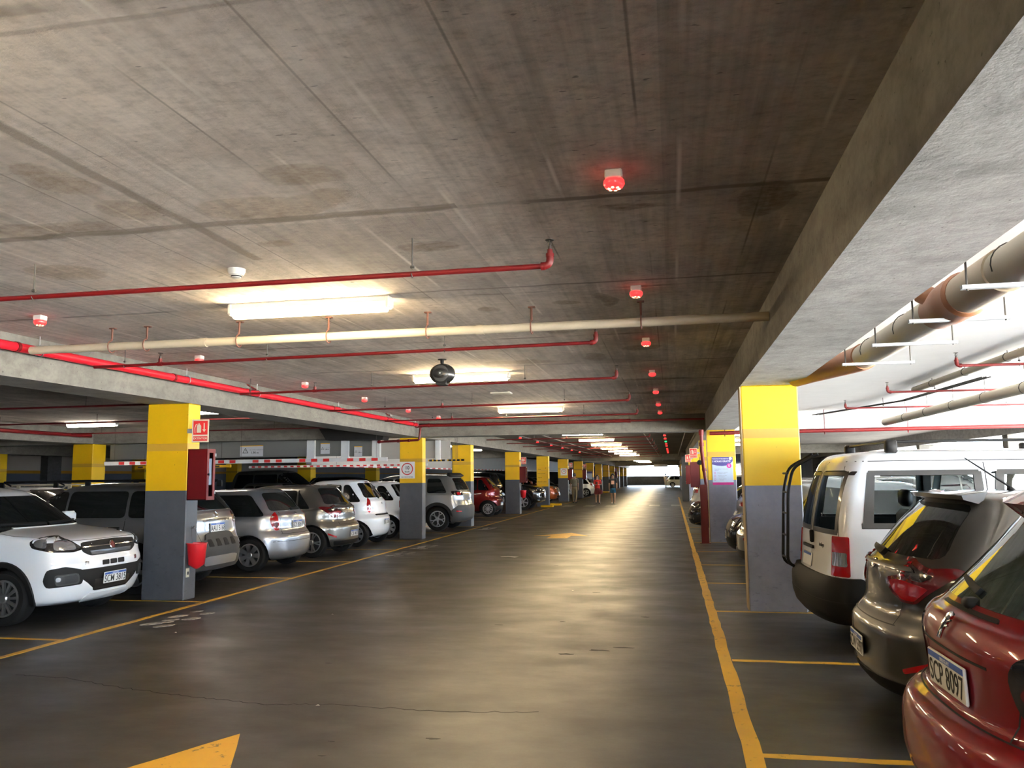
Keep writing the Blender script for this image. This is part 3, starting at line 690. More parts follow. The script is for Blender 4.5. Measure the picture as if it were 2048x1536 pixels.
# ------------------------------------------------------------------ painted marks, parts of the floor
def mark(name, poly, mat='worn_yellow', z=.0025):
    n = len(poly); V = [(x, y, -.002) for x, y in poly] + [(x, y, z) for x, y in poly]
    F_ = [tuple(range(n, 2*n))] + [(i, (i+1) % n, n + (i+1) % n, n + i) for i in range(n)]
    return link(name, mesh(name, V, F_, M[mat]), floor)
rnd = random.Random(3)
def line_y(x, w_, y0, y1, mat='worn_yellow', amp=.008, step=.25):
    n = max(2, int((y1-y0)/step)); 
    A = [(x - w_/2 + rnd.uniform(-amp, amp)*(1 if y0+(y1-y0)*i/n < 30 else 0), y0 + (y1-y0)*i/n) for i in range(n+1)]
    B_ = [(x + w_/2 + rnd.uniform(-amp, amp)*(1 if y0+(y1-y0)*i/n < 30 else 0), y0 + (y1-y0)*i/n) for i in range(n+1)]
    return mark('painted_line', A + B_[::-1], mat)
def line_x(y, w_, x0, x1, mat='worn_yellow', amp=.004, step=.15):
    n = max(2, int((x1-x0)/step))
    A = [(x0 + (x1-x0)*i/n, y - w_/2 + rnd.uniform(-amp, amp)) for i in range(n+1)]; B_ = [(x0 + (x1-x0)*i/n, y + w_/2 + rnd.uniform(-amp, amp)) for i in range(n+1)]
    return mark('painted_line', A + B_[::-1], mat)
line_y(-6.11, .085, 2.0, 40.9); line_y(.40, .105, 1.0, 17.35); line_y(.395, .085, 17.4, 60)
line_y(-6.11, .085, 47, 100)
for k, y in enumerate((5.05, 7.5, 10.1, 12.65, 15.15, 17.72, 20.1)): line_x(y, .07, .455, 5.2, amp=.010 if k < 2 else .003); 
for y in (5.0, 7.5, 10.05, 12.6, 15.15, 17.7, 20.2, 23.1, 26.0, 28.8, 31.6, 34.5, 37.3, 40.1, 45.8, 48.6): line_x(y, .06, -11.2, -6.155)
for y in (22.9, 25.8, 28.6, 31.4, 34.2): line_x(y, .06, .44, 5.2)
def arrow(x, y, s=1.0):
    P = [(0, 0), (.56, -1.2), (.2, -1.05), (.2, -2.6), (-.2, -2.6), (-.2, -1.05), (-.56, -1.2)]
    Q = []
    for i in range(len(P)):
        a, b_ = P[i], P[(i+1) % len(P)]; Q.append(a); n = 5
        for k in range(1, n): Q.append((a[0] + (b_[0]-a[0])*k/n + rnd.uniform(-.008, .008), a[1] + (b_[1]-a[1])*k/n + rnd.uniform(-.008, .008)))
    mark('painted_arrow', [(x + u*s, y + v*s) for u, v in Q])
arrow(-2.74, 4.95); 
mark('painted_arrow', [(-2.85, 23.25), (-2.25, 22.05), (-2.72, 22.12), (-2.72, 21.25), (-3.25, 21.25), (-3.25, 22.12), (-3.72, 22.05)])
for k in range(8): x = -6.9 + k*1.13; mark('crosswalk_stripe', [(x, 42.9), (x + .55, 42.9), (x + .55, 45.0), (x, 45.0)], 'worn_white')
for x in (-4.5, -1.1): mark('painted_arrow', [(x, 73.2), (x + .5, 71.6), (x - .5, 71.6)], 'worn_white')
def oval(x, y, a, b_, t, mat='worn_white'):
    mark('worn_spot', [(x + a*cos(q*pi/8)*cos(t) - b_*sin(q*pi/8)*sin(t), y + a*cos(q*pi/8)*sin(t) + b_*sin(q*pi/8)*cos(t)) for q in range(16)], mat)
for y0 in (8.35, 16.3, 18.0, 24.6):
    for dx, dy, a, b_ in ((0, .12, .13, .075), (.22, .02, .12, .06), (.06, .38, .10, .055), (.26, .48, .11, .07), (.0, .62, .12, .07), (.24, .85, .09, .06), (.02, .98, .08, .05), (.12, .24, .07, .04)):
        oval(-5.80 + dx, y0 + dy, a, b_, .9)

def crack(P, w_=.0035):
    Q = []
    for a, b_ in zip(P, P[1:]):
        for k in range(14): Q.append((a[0] + (b_[0]-a[0])*k/14, a[1] + (b_[1]-a[1])*k/14 + rnd.uniform(-.018, .018)))
    mark('floor_crack', [(x, y - w_*(.5 + rnd.random())) for x, y in Q] + [(x, y + w_*(.5 + rnd.random())) for x, y in Q[::-1]], 'gap', .0012)
crack([(-5.45, 6.13), (-4.9, 6.08), (-4.28, 5.88), (-3.6, 5.72), (-2.96, 5.61), (-2.38, 5.68), (-1.6, 5.62), (-.9, 5.72)])
crack([(-6.0, 20.6), (-3.5, 20.52), (-1, 20.6), (.3, 20.55)], .006)
for x, y, a in ((-.72, 7.75, .13), (-.50, 7.9, .10), (-1.0, 7.55, .09), (-1.25, 9.2, .05), (-1.9, 8.9, .05), (-.35, 9.6, .06), (-1.5, 5.05, .05), (-1.1, 11.5, .07), (-2.1, 14.8, .06), (-3.0, 6.9, .04), (-2.05, 4.65, .03), (-2.1, 4.9, .025)):
    mark('floor_scuff', [(x + a*cos(k*pi/6)*rnd.uniform(.4, 1.1), y + a*.34*sin(k*pi/6)*rnd.uniform(.4, 1.1)) for k in range(12)], 'scuff', .0012)
# ------------------------------------------------------------------ pillars
PIL = {}
ordn = ['first', 'second', 'third', 'fourth', 'fifth', 'sixth', 'seventh', 'eighth', 'ninth', 'tenth', 'eleventh', 'twelfth', 'thirteenth', 'fourteenth', 'fifteenth', 'sixteenth', 'seventeenth', 'eighteenth', 'nineteenth', 'twentieth', 'twenty-first', 'twenty-second', 'twenty-third']
def pillar(x0, x1, y, label, depth=.32, mat='pillar_paint_skylit', guard=None):
    r = MB().bevbox((x0, y, 0), (x1, y + depth, ZS), .012).build('pillar', M[mat]); tag(r, label, 'pillar'); PIL[(round(x0), round(y))] = r
    if guard:
        g0 = guard; MB().box((x0 - .012, y - .006, .02), (x0 + .0, y + depth - .02, ZS - .01)).build('edge_strip', M[g0], r)
    return r
principled('guard_tan', (.34, .25, .13), .6)
YL = [10.1, 20.8, 26.1, 34.8, 43.2, 51.5, 60, 68.5, 77, 85.5, 94, 102.5, 111, 119.5]
for i, y in enumerate(YL):
    extra = {0: 'with the red bucket', 1: 'with the speed limit sign', 4: 'with a printed directory'}.get(i, '')
    pillar(-7.1, -6.465, y, ('yellow-over-grey square pillar %s, %s from the camera along the left of the aisle' % (extra, ordn[i])).replace('  ', ' ').replace(' ,', ','), .28 if i < 2 else .4, 'pillar_paint_shaded')
YR = [10.1, 20.1, 26.1, 34.8, 43.2, 51.5, 60, 68.5, 77, 85.5, 94, 102.5]
for i, y in enumerate(YR):
    extra = {0: 'large yellow-over-grey pillar next to the van', 1: 'yellow-over-grey pillar carrying the parking poster'}.get(i, 'yellow-over-grey pillar')
    pillar(.835, 1.487, y, '%s, %s from the camera along the right of the aisle' % (extra, ordn[i]), .26, 'pillar_paint_skylit', 'guard_tan' if i < 2 else None)
for i, y in enumerate((20.5, 26.1, 34.8, 43.2, 51.5)):
    pillar(-16.75, -16.1, y, 'yellow-over-grey pillar in the second pillar line on the left, %s from the camera' % ordn[i], .55, 'pillar_paint_shaded')
for i, y in enumerate((26.1, 34.8, 43.2)):
    pillar(-25.2, -24.5, y, 'yellow-over-grey pillar in the outermost left pillar line, %s from the camera' % ordn[i], .5, 'pillar_paint_shaded')
for i, y in enumerate((26.1, 34.8, 43.2, 60, 77)):
    r = MB().bevbox((9.6, y, 0), (10.15, y + .4, ZS), .012).build('pillar', M['beam_concrete']); tag(r, 'bare concrete pillar on the open right edge, %s from the camera' % ordn[i], 'pillar')
r = MB().bevbox((.55, 50.5, 0), (.95, 50.9, ZS + .4), .02).build('duct_column', M['black_gloss']); tag(r, 'black boxed column beside the right aisle line, before the far end', 'column')

# ------------------------------------------------------------------ lamps
def lamp(x, y, label, group, L_=1.40, mat='lamp_glow', z=ZC, name='batten_lamp'):
    t = empty(name, (x, y, z)); tag(t, label, 'lamp', group)
    MB().bevbox((-L_/2, -.055, -.062), (L_/2, .055, 0), .012).build('housing', M['white_plastic'], t)
    for sg in (-1, 1): MB().bevbox((sg*L_/2 - .022, -.062, -.10), (sg*L_/2 + .022, .062, -.002), .012).build('end_cap', M['white_plastic'], t)
    mb = MB(); pr = [(-.052, -.062), (-.058, -.085), (-.046, -.112), (-.02, -.125), (.02, -.125), (.046, -.112), (.058, -.085), (.052, -.062)]
    mb.prism(pr, 'X', -L_/2 + .022, L_/2 - .022); mb.build('diffuser', M[mat], t, 30)
    return t
for i, y in enumerate([-3.6, 1.3, 6.28, 11.3, 17.2, 22.5, 27.6, 32.7, 37.8, 43, 48.2, 53.4, 58.6, 65, 70, 75.2, 80.4, 86, 92, 98, 104, 110, 116, 122]):
    if i < 2: lab = 'batten lamp on the aisle ceiling behind the camera, %s row' % ordn[i]
    else: lab = 'glowing batten lamp on the aisle ceiling, %s from the camera%s' % (ordn[i - 2], {2: ', nearest and largest', 3: ', behind the black loudspeaker'}.get(i, ''))
    lamp(-2.94, y, lab, 'batten lamps over the aisle')
for i, (x, y) in enumerate(((-14.27, 18.1), (-9.8, 21.15+.9), (-9.35, 15.4), (-10.5, 30), (-10.5, 36), (-10.5, 42))):
    lamp(x, y, 'glowing batten lamp above the left parking rows, %s' % ('left of the first pillar', 'over the height warning boards', 'just behind the first pillar top', 'third bay back', 'fourth bay back', 'fifth bay back')[i], 'batten lamps over the left bays', mat='lamp_glow_white')
for i, (x, y) in enumerate(((2.7, 30.5), (2.7, 35.5), (2.7, 41), (2.7, 47), (2.7, 53), (2.7, 59))):
    lamp(x, y, 'glowing batten lamp over the right bays, %s beyond the poster pillar' % ordn[i], 'batten lamps over the right bays')

# ------------------------------------------------------------------ bay sensors
def sensor(x, y, label, color='sensor_red', near=False):
    t = empty('parking_sensor', (x, y, ZC)); tag(t, label, 'sensor light', 'parking sensor lights on the ceiling')
    MB().bevbox((-.042, -.042, -.045), (.042, .042, 0), .006).build('housing', M['white_plastic'], t)
    MB().lathe([(.040, -.040), (.050, -.048), (.052, -.066), (.042, -.082), (.018, -.090), (.002, -.091)], 20).build('lens', M[color], t, 40)
    if near:
        mb = MB()
        for k in range(6):
            a = k * pi/3 + .3; mb.lathe([(.008, -.0905), (.008, -.084)], 6, (.024*cos(a), .024*sin(a), .0))
        mb.build('led_cluster', M['sensor_led'], t)
SR = [3.9, 6.41, 8.92, 11.73, 14.31, 16.91, 19.17, 21.9, 24.7, 27.5, 30.3, 33.1, 35.9, 38.7, 41.5, 46, 48.8, 51.6, 54.4]
for i, y in enumerate(SR):
    sensor(-.235, y, '%s parking sensor light, %s from the camera in the right ceiling row' % ('green' if i == 12 else 'red', ordn[i]), 'sensor_green' if i == 12 else 'sensor_red', i < 3)
SL = [6.28, 8.81, 11.7, 14.2, 16.76, 19.09, 22.5, 26.2, 30, 34, 38, 42, 46, 50]
for i, y in enumerate(SL):
    sensor(-5.53, y, 'red parking sensor light, %s from the camera in the left ceiling row' % ordn[i], 'sensor_red', i < 2)
t = empty('smoke_detector', (-2.99, 5.19, ZC)); tag(t, 'white round smoke detector on the ceiling before the nearest lamp', 'smoke detector')
MB().lathe([(.062, 0), (.062, -.018), (.055, -.03), (.050, -.045)], 28).build('base', M['white_plastic'], t, 40)
MB().lathe([(.036, -.04), (.034, -.062), (.022, -.068), (.002, -.068)], 24).build('sensing_head', M['white_plastic'], t, 40)
MB().lathe([(.0365, -.050), (.0365, -.058)], 24).build('vent_ring', M['black_plastic'], t)

# ------------------------------------------------------------------ pipes
RODM = 'rod_dark'
def rod(mb, x, y, z0, z1, r=.005): mb.tube([(x, y, z0), (x, y, z1)], r, 6)
def sprinkler_head(parent, x, y, z):
    mb = MB(); mb.lathe([(.012, 0), (.012, .02), (.006, .024), (.004, .055)], 10, (x, y, z)); mb.lathe([(.026, .056), (.028, .06), (.002, .062)], 12, (x, y, z))
    mb.tube([(x - .012, y, z + .02), (x - .016, y, z + .04), (x, y, z + .056)], .002, 5); mb.tube([(x + .012, y, z + .02), (x + .016, y, z + .04), (x, y, z + .056)], .002, 5)
    mb.build('sprinkler_head', M['rod_dark'], parent)
def branch(xl, yl, xr_, yr, z, label, hang, r=.017, group='red sprinkler branch pipes over the aisle', tees=()):
    t = empty('sprinkler_pipe', (xr_, yr, z)); tag(t, label, 'pipe', group)
    s = 1 if xl < xr_ else -1
    MB().tube(bend([(xl - xr_, yl - yr, 0), (0, 0, 0), (0, 0, .10)], .05, 5), r, 12).build('pipe', M['red_paint'], t, 50)
    MB().tube([(-.055*s, 0, 0), (-.03*s, 0, 0)], r*1.5, 12).tube(bend([(-.045*s, 0, 0), (0, 0, 0), (0, 0, .06)], .042, 5), r*1.35, 12).tube([(0, 0, .055), (0, 0, .075)], r*1.5, 12).build('elbow', M['red_paint'], t, 50)
    sprinkler_head(t, 0, 0, .10)
    for fx_ in tees:
        x = (xl - xr_)*fx_; y = (yl - yr)*fx_; MB().tube([(x - .03, y, 0), (x + .03, y, 0)], r*1.4, 10).tube([(x, y, 0), (x, y, .06)], r*1.2, 10).build('tee', M['red_paint'], t, 50); sprinkler_head(t, x, y, .06)
    for fx_ in hang:
        x = (xl - xr_)*fx_; y = (yl - yr)*fx_; mb = MB(); rod(mb, x, y, .03, ZC - z)
        mb.tube([(x - .012, y, .045), (x + .012, y, .045)], .010, 6); mb.tube([(x, y - r - .006, 0), (x, y, -r - .005), (x, y + r + .006, 0), (x, y, .035), (x, y - r - .006, 0)], .004, 5)
        mb.build('hanger', M[RODM], t)
    return t
branch(-6.25, 4.75, -.68, 4.75, 2.855, 'red sprinkler pipe nearest the camera, in front of the first lamp', (.155, .64), tees=())
branch(-6.25, 7.92, -.67, 7.66, 2.855, 'second red sprinkler pipe from the camera, behind the cream drain pipe', (.27, .62, .93), tees=(.85,))
branch(-6.25, 11.05, -.67, 10.6, 2.86, 'third red sprinkler pipe, right behind the black loudspeaker', (.22, .62, .97), tees=(.78,))
branch(-6.25, 14.3, -.67, 13.85, 2.86, 'fourth red sprinkler pipe, before the third lamp', (.2, .5, .8), tees=(.6,))
branch(-6.25, 17.3, -.67, 17.05, 2.86, 'fifth red sprinkler pipe, last before the cross beam', (.2, .5, .8), tees=(.72,))
for i, y in enumerate((24, 27.5, 31, 34.5, 38, 41.5, 47, 52, 57)):
    branch(-6.25, y, -.7, y, 2.86, 'red sprinkler pipe beyond the cross beam, %s one' % ordn[i], (.3, .7), tees=(.5,))
# main along the left beam
t = empty('sprinkler_main_pipe', (-6.33, -9, 2.93)); tag(t, 'thick bright red main pipe running along the left beam', 'pipe')
MB().tube([(0, 0, 0), (0, 28.9, 0)], .047, 16).build('pipe', M['red_bright'], t, 50)
for y in (3, 6.6, 9.2, 11.1, 14.3, 17.3, 19.2):
    mb = MB().tube([(0, y + 9.28, 0), (0, y + 9.32, 0)], .054, 14); mb.build('coupling', M['red_paint'], t, 50)
    MB().tube([(0, y + 9.6, .05), (0, y + 9.6, ZC - 2.93)], .006, 6).tube([(.06*cos(a), y + 9.6, .06*sin(a)) for a in [k*pi/6 for k in range(13)]], .006, 5).build('hanger', M['galvanised'], t)
for y, x in ((12.0, .25), (18.3, .2)): MB().tube([(-.0, y + 9, 0), (x*-.6, y + 8.6, ZC - 2.93)], .012, 6).build('brace', M['red_paint'], t)
# pipes along the cross beam
t = empty('cross_main_pipe', (-6.3, 20.2, 2.93)); tag(t, 'thick red pipe across the aisle in front of the cross beam', 'pipe')
MB().tube([(0, 0, 0), (5.3, 0, .0)], .042, 14).build('pipe', M['red_paint'], t, 50)
MB().tube([(5.3, 0, 0), (7.1, 0, 0)], .026, 12).build('pipe', M['red_paint'], t, 50)
MB().tube([(5.26, 0, 0), (5.34, 0, 0)], .05, 14).build('reducer', M['red_paint'], t, 50)
MB().tube([(.02, 0, 0), (-.22, 0, -.02), (-.25, .1, -.02)], .05, 12).build('elbow', M['red_dark'], t, 50)
for x in (.2, 1.7, 3.2, 4.7): MB().tube([(x - .02, 0, 0), (x + .02, 0, 0)], .052, 14).build('coupling', M['red_dark'], t, 50); MB().tube([(x + .6, 0, .04), (x + .6, 0, .15)], .006, 6).build('hanger', M[RODM], t)
t = empty('drop_pipe', (-6.35, 20.25, 2.9)); tag(t, 'red offset pipe stepping down over the speed sign pillar', 'pipe')
MB().tube(bend([(0, 0, 0), (-.02, -.05, -.34), (-1.2, .10, -.36)], .06), .03, 12).build('pipe', M['red_dark'], t, 50)
for p in ((-.3, -.03, -.345), (-.6, .01, -.35), (-1.15, .09, -.36)): MB().lathe([(.042, -.03), (.042, .03)], 12, p, 'X').build('coupling', M['red_dark'], t, 50)
t = empty('drain_pipe', (-6.22, 6.97, 2.90)); tag(t, 'long cream drain pipe hung across the aisle ceiling', 'pipe')
MB().tube([(0, 0, 0), (7.05, 0, .0)], .040, 16).build('pipe', M['pipe_cream'], t, 50)
for x in (1.85, 4.55): MB().tube([(x, 0, 0), (x + .07, 0, 0)], .045, 16).build('coupling', M['pipe_cream'], t, 50)
for x in (.9, 1.28, 2.25, 3.15, 4.1, 5.05, 6.0):
    mb = MB(); rr = .045
    mb.tube([(x, rr*1.3*cos(a), rr*1.3*sin(a)) for a in [pi*(.5 + k/6) for k in range(9)]], .006, 6); mb.tube([(x, -rr*.2, rr*1.3), (x, 0, rr*1.7), (x, 0, ZC - 2.90)], .010, 6); mb.box((x - .03, -.012, ZC - 2.90 - .01), (x + .03, .03, ZC - 2.90))
    mb.build('clamp', M['rust'] if 'rust' in M else principled('rust', (.10, .035, .022), .7), t)
# big cream pipe beside the right beam
t = empty('large_drain_pipe', (1.90, 0, 2.74)); tag(t, 'large cream drain pipe with brown coupling under the right bays', 'pipe')
MB().tube([(0, -8, 0), (0, 8.55, 0)], .118, 24).build('pipe', M['pipe_cream'], t, 50)
MB().tube([(0, 5.0, 0), (0, 5.62, 0)], .131, 24).build('sleeve', principled('pipe_beige', (.46, .38, .27), .5), t, 50)
mb = MB(); mb.tube([(0, 5.62, 0), (0, 5.66, 0), (0, 5.66, 0), (0, 5.80, 0), (0, 5.84, 0), (0, 5.98, 0), (0, 6.02, 0), (0, 6.22, 0)], [.135, .15, .145, .143, .150, .146, .138, .132], 24); mb.tube([(0, 6.0, .0), (-.12, 6.15, .12)], .07, 12)
mb.build('brown_coupling', M['pipe_brown'], t, 40)
MB().tube([(0, 8.5, 0), (0, 8.62, 0), (-.1, 8.95, -.01), (-.34, 9.5, -.03), (-.45, 9.9, -.03)], [.132, .132, .12, .11, .11], 22).build('brown_bend', M['pipe_brown'], t, 40)
for y in (2.6, 4.82, 5.85, 6.89, 8.06):
    mb = MB().box((-.30, y - .02, -.142), (.33, y + .02, -.120)); mb.build('bracket', M['galvanised'], t)
    mb = MB(); rod(mb, -.27, y, -.15, ZC - 2.74, .006); mb.build('threaded_rod', M[RODM], t); mb = MB(); rod(mb, .30, y, -.15, ZC - 2.74, .006); mb.build('threaded_rod', M[RODM], t)
    MB().tube([(.125*cos(a), y + .05, .125*sin(a)) for a in [k*pi/10 - pi*.1 for k in range(13)]], .004, 5).build('strap', M[RODM], t)
# pipes over the right bays
for i, (y, y2) in enumerate(((10.8, 11.0), (14.1, 14.2), (17.4, 17.4))):
    branch(9.5, y2 + .3, 3.47, y, 2.89, 'red sprinkler pipe over the right bays, %s from the camera' % ordn[i], (.12, .5), group='red sprinkler pipes over the right bays')
for x, z, r_, lab in ((4.88, 2.75, .085, 'cream drain pipe over the middle of the right bays'), (4.12, 3.0, .05, 'thin cream pipe over the right bays, nearer the beam')):
    t = empty('drain_pipe', (x, -8, z)); tag(t, lab, 'pipe'); y1 = 28.2 if r_ > .06 else 23
    MB().tube([(0, 0, 0), (0, y1, 0)], r_, 16).build('pipe', M['pipe_cream'], t, 50)
    for k in range(int(y1/1.5)):
        y = 1 + k*1.5; MB().tube([((r_+.004)*cos(a), y, (r_+.004)*sin(a)) for a in [k2*pi/6 for k2 in range(13)]], .006, 5).tube([(0, y, r_), (0, y, ZC - z)], .005, 6).build('clamp', M[RODM], t)
t = empty('cable_run', (4.5, 13, 2.97)); tag(t, 'dark bundle of cables under the right ceiling', 'cables')
for k in range(3): MB().tube([(.06*k, 0, 0), (-.1 + .05*k, 4, .01), (-1.2 + .08*k, 7.3, 0)], .010, 6).build('cable', M['black_plastic'], t)
t = empty('cross_main_pipe', (.9, 20.0, 2.565)); tag(t, 'thick red pipe crossing from the poster pillar to the right bays', 'pipe')
MB().tube([(0, -.03, 0), (8.5, -.03, .03)], .045, 14).build('pipe', M['red_paint'], t, 50)
for x in (.35, 2.6, 4.4): MB().tube([(x, -.03, -.07), (x, -.03, .5)], .009, 6).tube([(x, -.09, -.02), (x, -.03, -.075), (x, .03, -.02)], .008, 6).build('clamp', M['red_dark'], t)
# riser and red post at the poster pillar
t = empty('riser_pipe', (.70, 19.9, 2.60)); tag(t, 'red riser pipe beside the poster pillar, leaning onto the post', 'pipe')
MB().tube(bend([(.18, .05, 0), (0, 0, .0), (.02, 0, -.5), (.05, -.02, -1.22)], .05), [.04]*100, 14).build('pipe', M['red_paint'], t, 50) if False else MB().tube([(.0, 0, .03), (.0, 0, -.45), (.035, -.01, -.90), (.075, -.02, -1.28)], [.045, .045, .040, .036], 14).build('pipe', M['red_paint'], t, 50)
MB().tube([(0, 0, .05), (0, 0, -.08)], .060, 14).build('coupling', M['red_paint'], t, 50); MB().tube([(0, 0, -.25), (0, 0, -.34)], .058, 14).build('coupling', M['red_paint'], t, 50)
MB().tube([(.035, -.01, -.86), (.045, -.01, -.93)], .052, 14).build('coupling', M['red_paint'], t, 50)
MB().lathe([(.02, 0), (.055, .01), (.06, .05), (.05, .055)], 14, (-.06, -.03, -.72), 'Y').build('valve', M['black_plastic'], t, 40)
t = empty('steel_post', (.70, 19.75, 0)); tag(t, 'dark red steel channel post on the floor beside the poster pillar', 'post')
MB().box((-.08, 0, 0), (.09, .012, 1.36)).box((-.08, 0, 0), (-.07, .09, 1.36)).box((.08, 0, 0), (.09, .09, 1.36)).build('channel', M['red_dark'], t)
MB().box((-.12, -.02, 0), (.13, .12, .012)).build('foot_plate', M['red_dark'], t)
# thin far pipes on the ceiling beyond the cross beam
for i, x in enumerate((-5.1, -4.3, -.9, .45)):
    t = empty('conduit', (x, 21.2, 2.98)); tag(t, 'thin dark conduit running down the aisle ceiling beyond the cross beam, %s from left' % ordn[i], 'conduit'); MB().tube([(0, 0, 0), (0, 60, 0)], .018, 8).build('tube', M['galvanised'], t)
    mb = MB(); [rod(mb, 0, 3 + 5*k, 0, ZC - 2.98) for k in range(11)]; mb.build('hangers', M[RODM], t)
# loudspeaker
t = empty('loudspeaker', (-2.82, 9.9, ZC)); tag(t, 'black round loudspeaker hanging from the ceiling in front of a lamp', 'loudspeaker')
MB().lathe([(.055, 0), (.055, -.008), (.025, -.012), (.022, -.05)], 20).build('ceiling_mount', M['black_plastic'], t, 40)
MB().tube([(0, 0, -.04), (0, .01, -.075)], .018, 10).build('arm', M['black_plastic'], t, 40)
mb = MB(); prof = [(.002, -.11), (.06, -.112), (.12, -.09), (.160, -.04), (.168, 0), (.155, .05), (.11, .11), (.05, .14), (.002, .142)]
mb.lathe(prof, 36, (0, 0, 0), 'Y'); mb.V = [Vector((v.x, v.y + .02, v.z*.80 - .185)) for v in mb.V]; mb.build('shell', M['black_gloss'], t, 50)
MB().prism([(-.075, -.27), (.075, -.27), (.06, -.322), (.045, -.332), (-.045, -.332), (-.06, -.322)], 'Y', -.07, .07).build('base_block', M['black_plastic'], t, 40)
mb = MB(); mb.lathe([(.105, -.092), (.104, -.097), (.03, -.112), (.028, -.118), (.002, -.118)], 30, (0, .02, -.185), 'Y'); mb.build('grille', principled('grille_dark', (.03, .03, .028), .7), t, 40)
put_text(t, 'EV', .022, M['paper_white'], (0, -.101, -.185), (0, -1, 0), bold=.0006)
t = empty('junction_box', (-2.93, 14.1, ZC)); tag(t, 'flat pale cover plate on the ceiling before the third lamp', 'cover plate'); MB().bevbox((-.18, -.12, -.03), (.18, .12, 0), .01).build('cover', M['white_plastic'], t)

# ------------------------------------------------------------------ boards, gauges and fascias on the left
def board(name, x0, x1, z0, z1, y, mat, label, cat='panel', th=.03, kids=None):
    t = MB().box((x0, y, z0), (x1, y + th, z1)).build(name, M[mat]); tag(t, label, cat); return t
principled('steel_panel', (.14, .145, .14), .5, .2); principled('board_paper', (.55, .56, .60), .5); principled('panel_white', (.42, .40, .37), .6)
BP = [(-16.0, -12.9, 2.21, 2.84, 'leftmost grey header panel behind the first pillar'), (-12.85, -9.88, 2.21, 2.78, 'wide grey header panel with the largest height warning'), (-9.62, -8.88, 2.21, 2.73, 'short grey header panel between two white posts'), (-8.64, -8.0, 2.19, 2.66, 'grey header panel nearest the speed sign pillar')]
for x0, x1, z0, z1, lab in BP: board('height_board', x0, x1, z0, z1, 21.1, 'steel_panel', lab)
for x, lab in ((-9.87, 'left white post between header panels'), (-8.87, 'middle white post between header panels'), (-7.98, 'right white post beside the header panels')):
    t = MB().box((x + .01, 21.04, 2.15), (x + .23, 21.16, 2.76)).build('header_post', M['paper_white']); tag(t, lab, 'post')
def sign(name, p, nrm, w_, h, face, label, cat='sign', frame=None):
    t = empty(name, (0, 0, 0)); t.matrix_world = face_matrix(Vector(p), Vector(nrm)); tag(t, label, cat)
    MB().bevbox((-w_/2, -h/2, -.006), (w_/2, h/2, 0), .0025).build('panel', M[face], t); return t
def flat(parent, name, poly, mat, z=.001, th=.0008):
    return MB().prism(poly, 'Z', z - th, z).build(name, M[mat], parent)
def disc(cx, cy, r, n=28): return [(cx + r*cos(2*pi*k/n), cy + r*sin(2*pi*k/n)) for k in range(n)]
def rect(x0, y0, x1, y1): return [(x0, y0), (x1, y0), (x1, y1), (x0, y1)]
def words(parent, s, size, mat, x, y, z=.0015, **kw):
    o = link('lettering', text_mesh(s, size, M[mat], **kw), parent); o.location = (x, y, z); return o
for (x, z, w_, h, lab, ts) in ((-11.52, 2.39, .70, .30, 'wide height warning sign reading 1,90 m', 1), (-9.33, 2.42, .27, .29, 'portrait height warning sign on the short header panel', .5), (-8.37, 2.32, .23, .29, 'small height warning sign nearest the speed sign pillar', .45)):
    t = sign('height_sign', (x, 21.06, z), (0, -1, 0), w_, h, 'board_paper', lab)
    k = ts; cx = -w_*.27
    flat(t, 'warning_triangle', [(cx - .09*k, -.06*k), (cx + .09*k, -.06*k), (cx, .09*k)], 'ink_dark'); flat(t, 'triangle_inside', [(cx - .062*k, -.045*k), (cx + .062*k, -.045*k), (cx, .062*k)], 'board_paper', .0016)
    words(t, '!', .10*k, 'ink_dark', cx, -.002, .002); words(t, 'ALTURA MÁXIMA', .052*k, 'ink_grey', .14*k, .03*k); words(t, '1,90 m', .085*k, 'ink_dark', .10*k, -.05*k, bold=.001)
    flat(t, 'top_strip', rect(-w_/2, h/2 - .02, w_/2, h/2), 'yellow_paint', .0012)
def striped_bar(x0, x1, y, z, h, label, cols=('paper_white', 'red_ink'), pattern=(), th=.04, name='height_bar', cat='height bar', rnd_=False):
    t = empty(name, (x0, y, z)); tag(t, label, cat); L_ = x1 - x0
    if rnd_: MB().tube([(0, 0, 0), (L_, 0, 0)], h/2, 14).build('bar', M[cols[0]], t, 50)
    else: MB().bevbox((0, -th/2, -h/2), (L_, th/2, h/2), .004).build('bar', M[cols[0]], t)
    for a, b_ in pattern:
        if rnd_: MB().tube([(a, 0, 0), (b_, 0, 0)], h/2 + .001, 14).build('stripe', M[cols[1]], t, 50)
        else: MB().box((a, -th/2 - .002, -h/2 + .012), (b_, -th/2 + .001, h/2 - .012)).build('stripe', M[cols[1]], t)
    for x in (.3, L_*.5, L_ - .3): MB().tube([(x, 0, h/2 - .01), (x, 0, ZC - z)], .004, 5).build('hanger_wire', M[RODM], t)
    return t
pat = []; x = .45
while x < 8.0:
    for k in range(3): pat.append((x + k*.33, x + k*.33 + .17))
    x += 1.32
striped_bar(-15.25, -7.12, 19.9, 2.075, .10, 'white height bar with red stripes in front of the header panels', pattern=pat)
pat = [(.1 + k*.22, .1 + k*.22 + .11) for k in range(26)]
striped_bar(-13.2, -7.3, 24.0, 1.99, .07, 'thin white and red height bar further back behind the header panels', pattern=pat)
pat = [(.1 + k*.30, .1 + k*.30 + .16) for k in range(9)]
t = striped_bar(-15.1, -12.1, 21.0, 1.98, .07, 'yellow and black height bar beside the second-line pillar', cols=('yellow_paint', 'ink_dark'), pattern=pat)
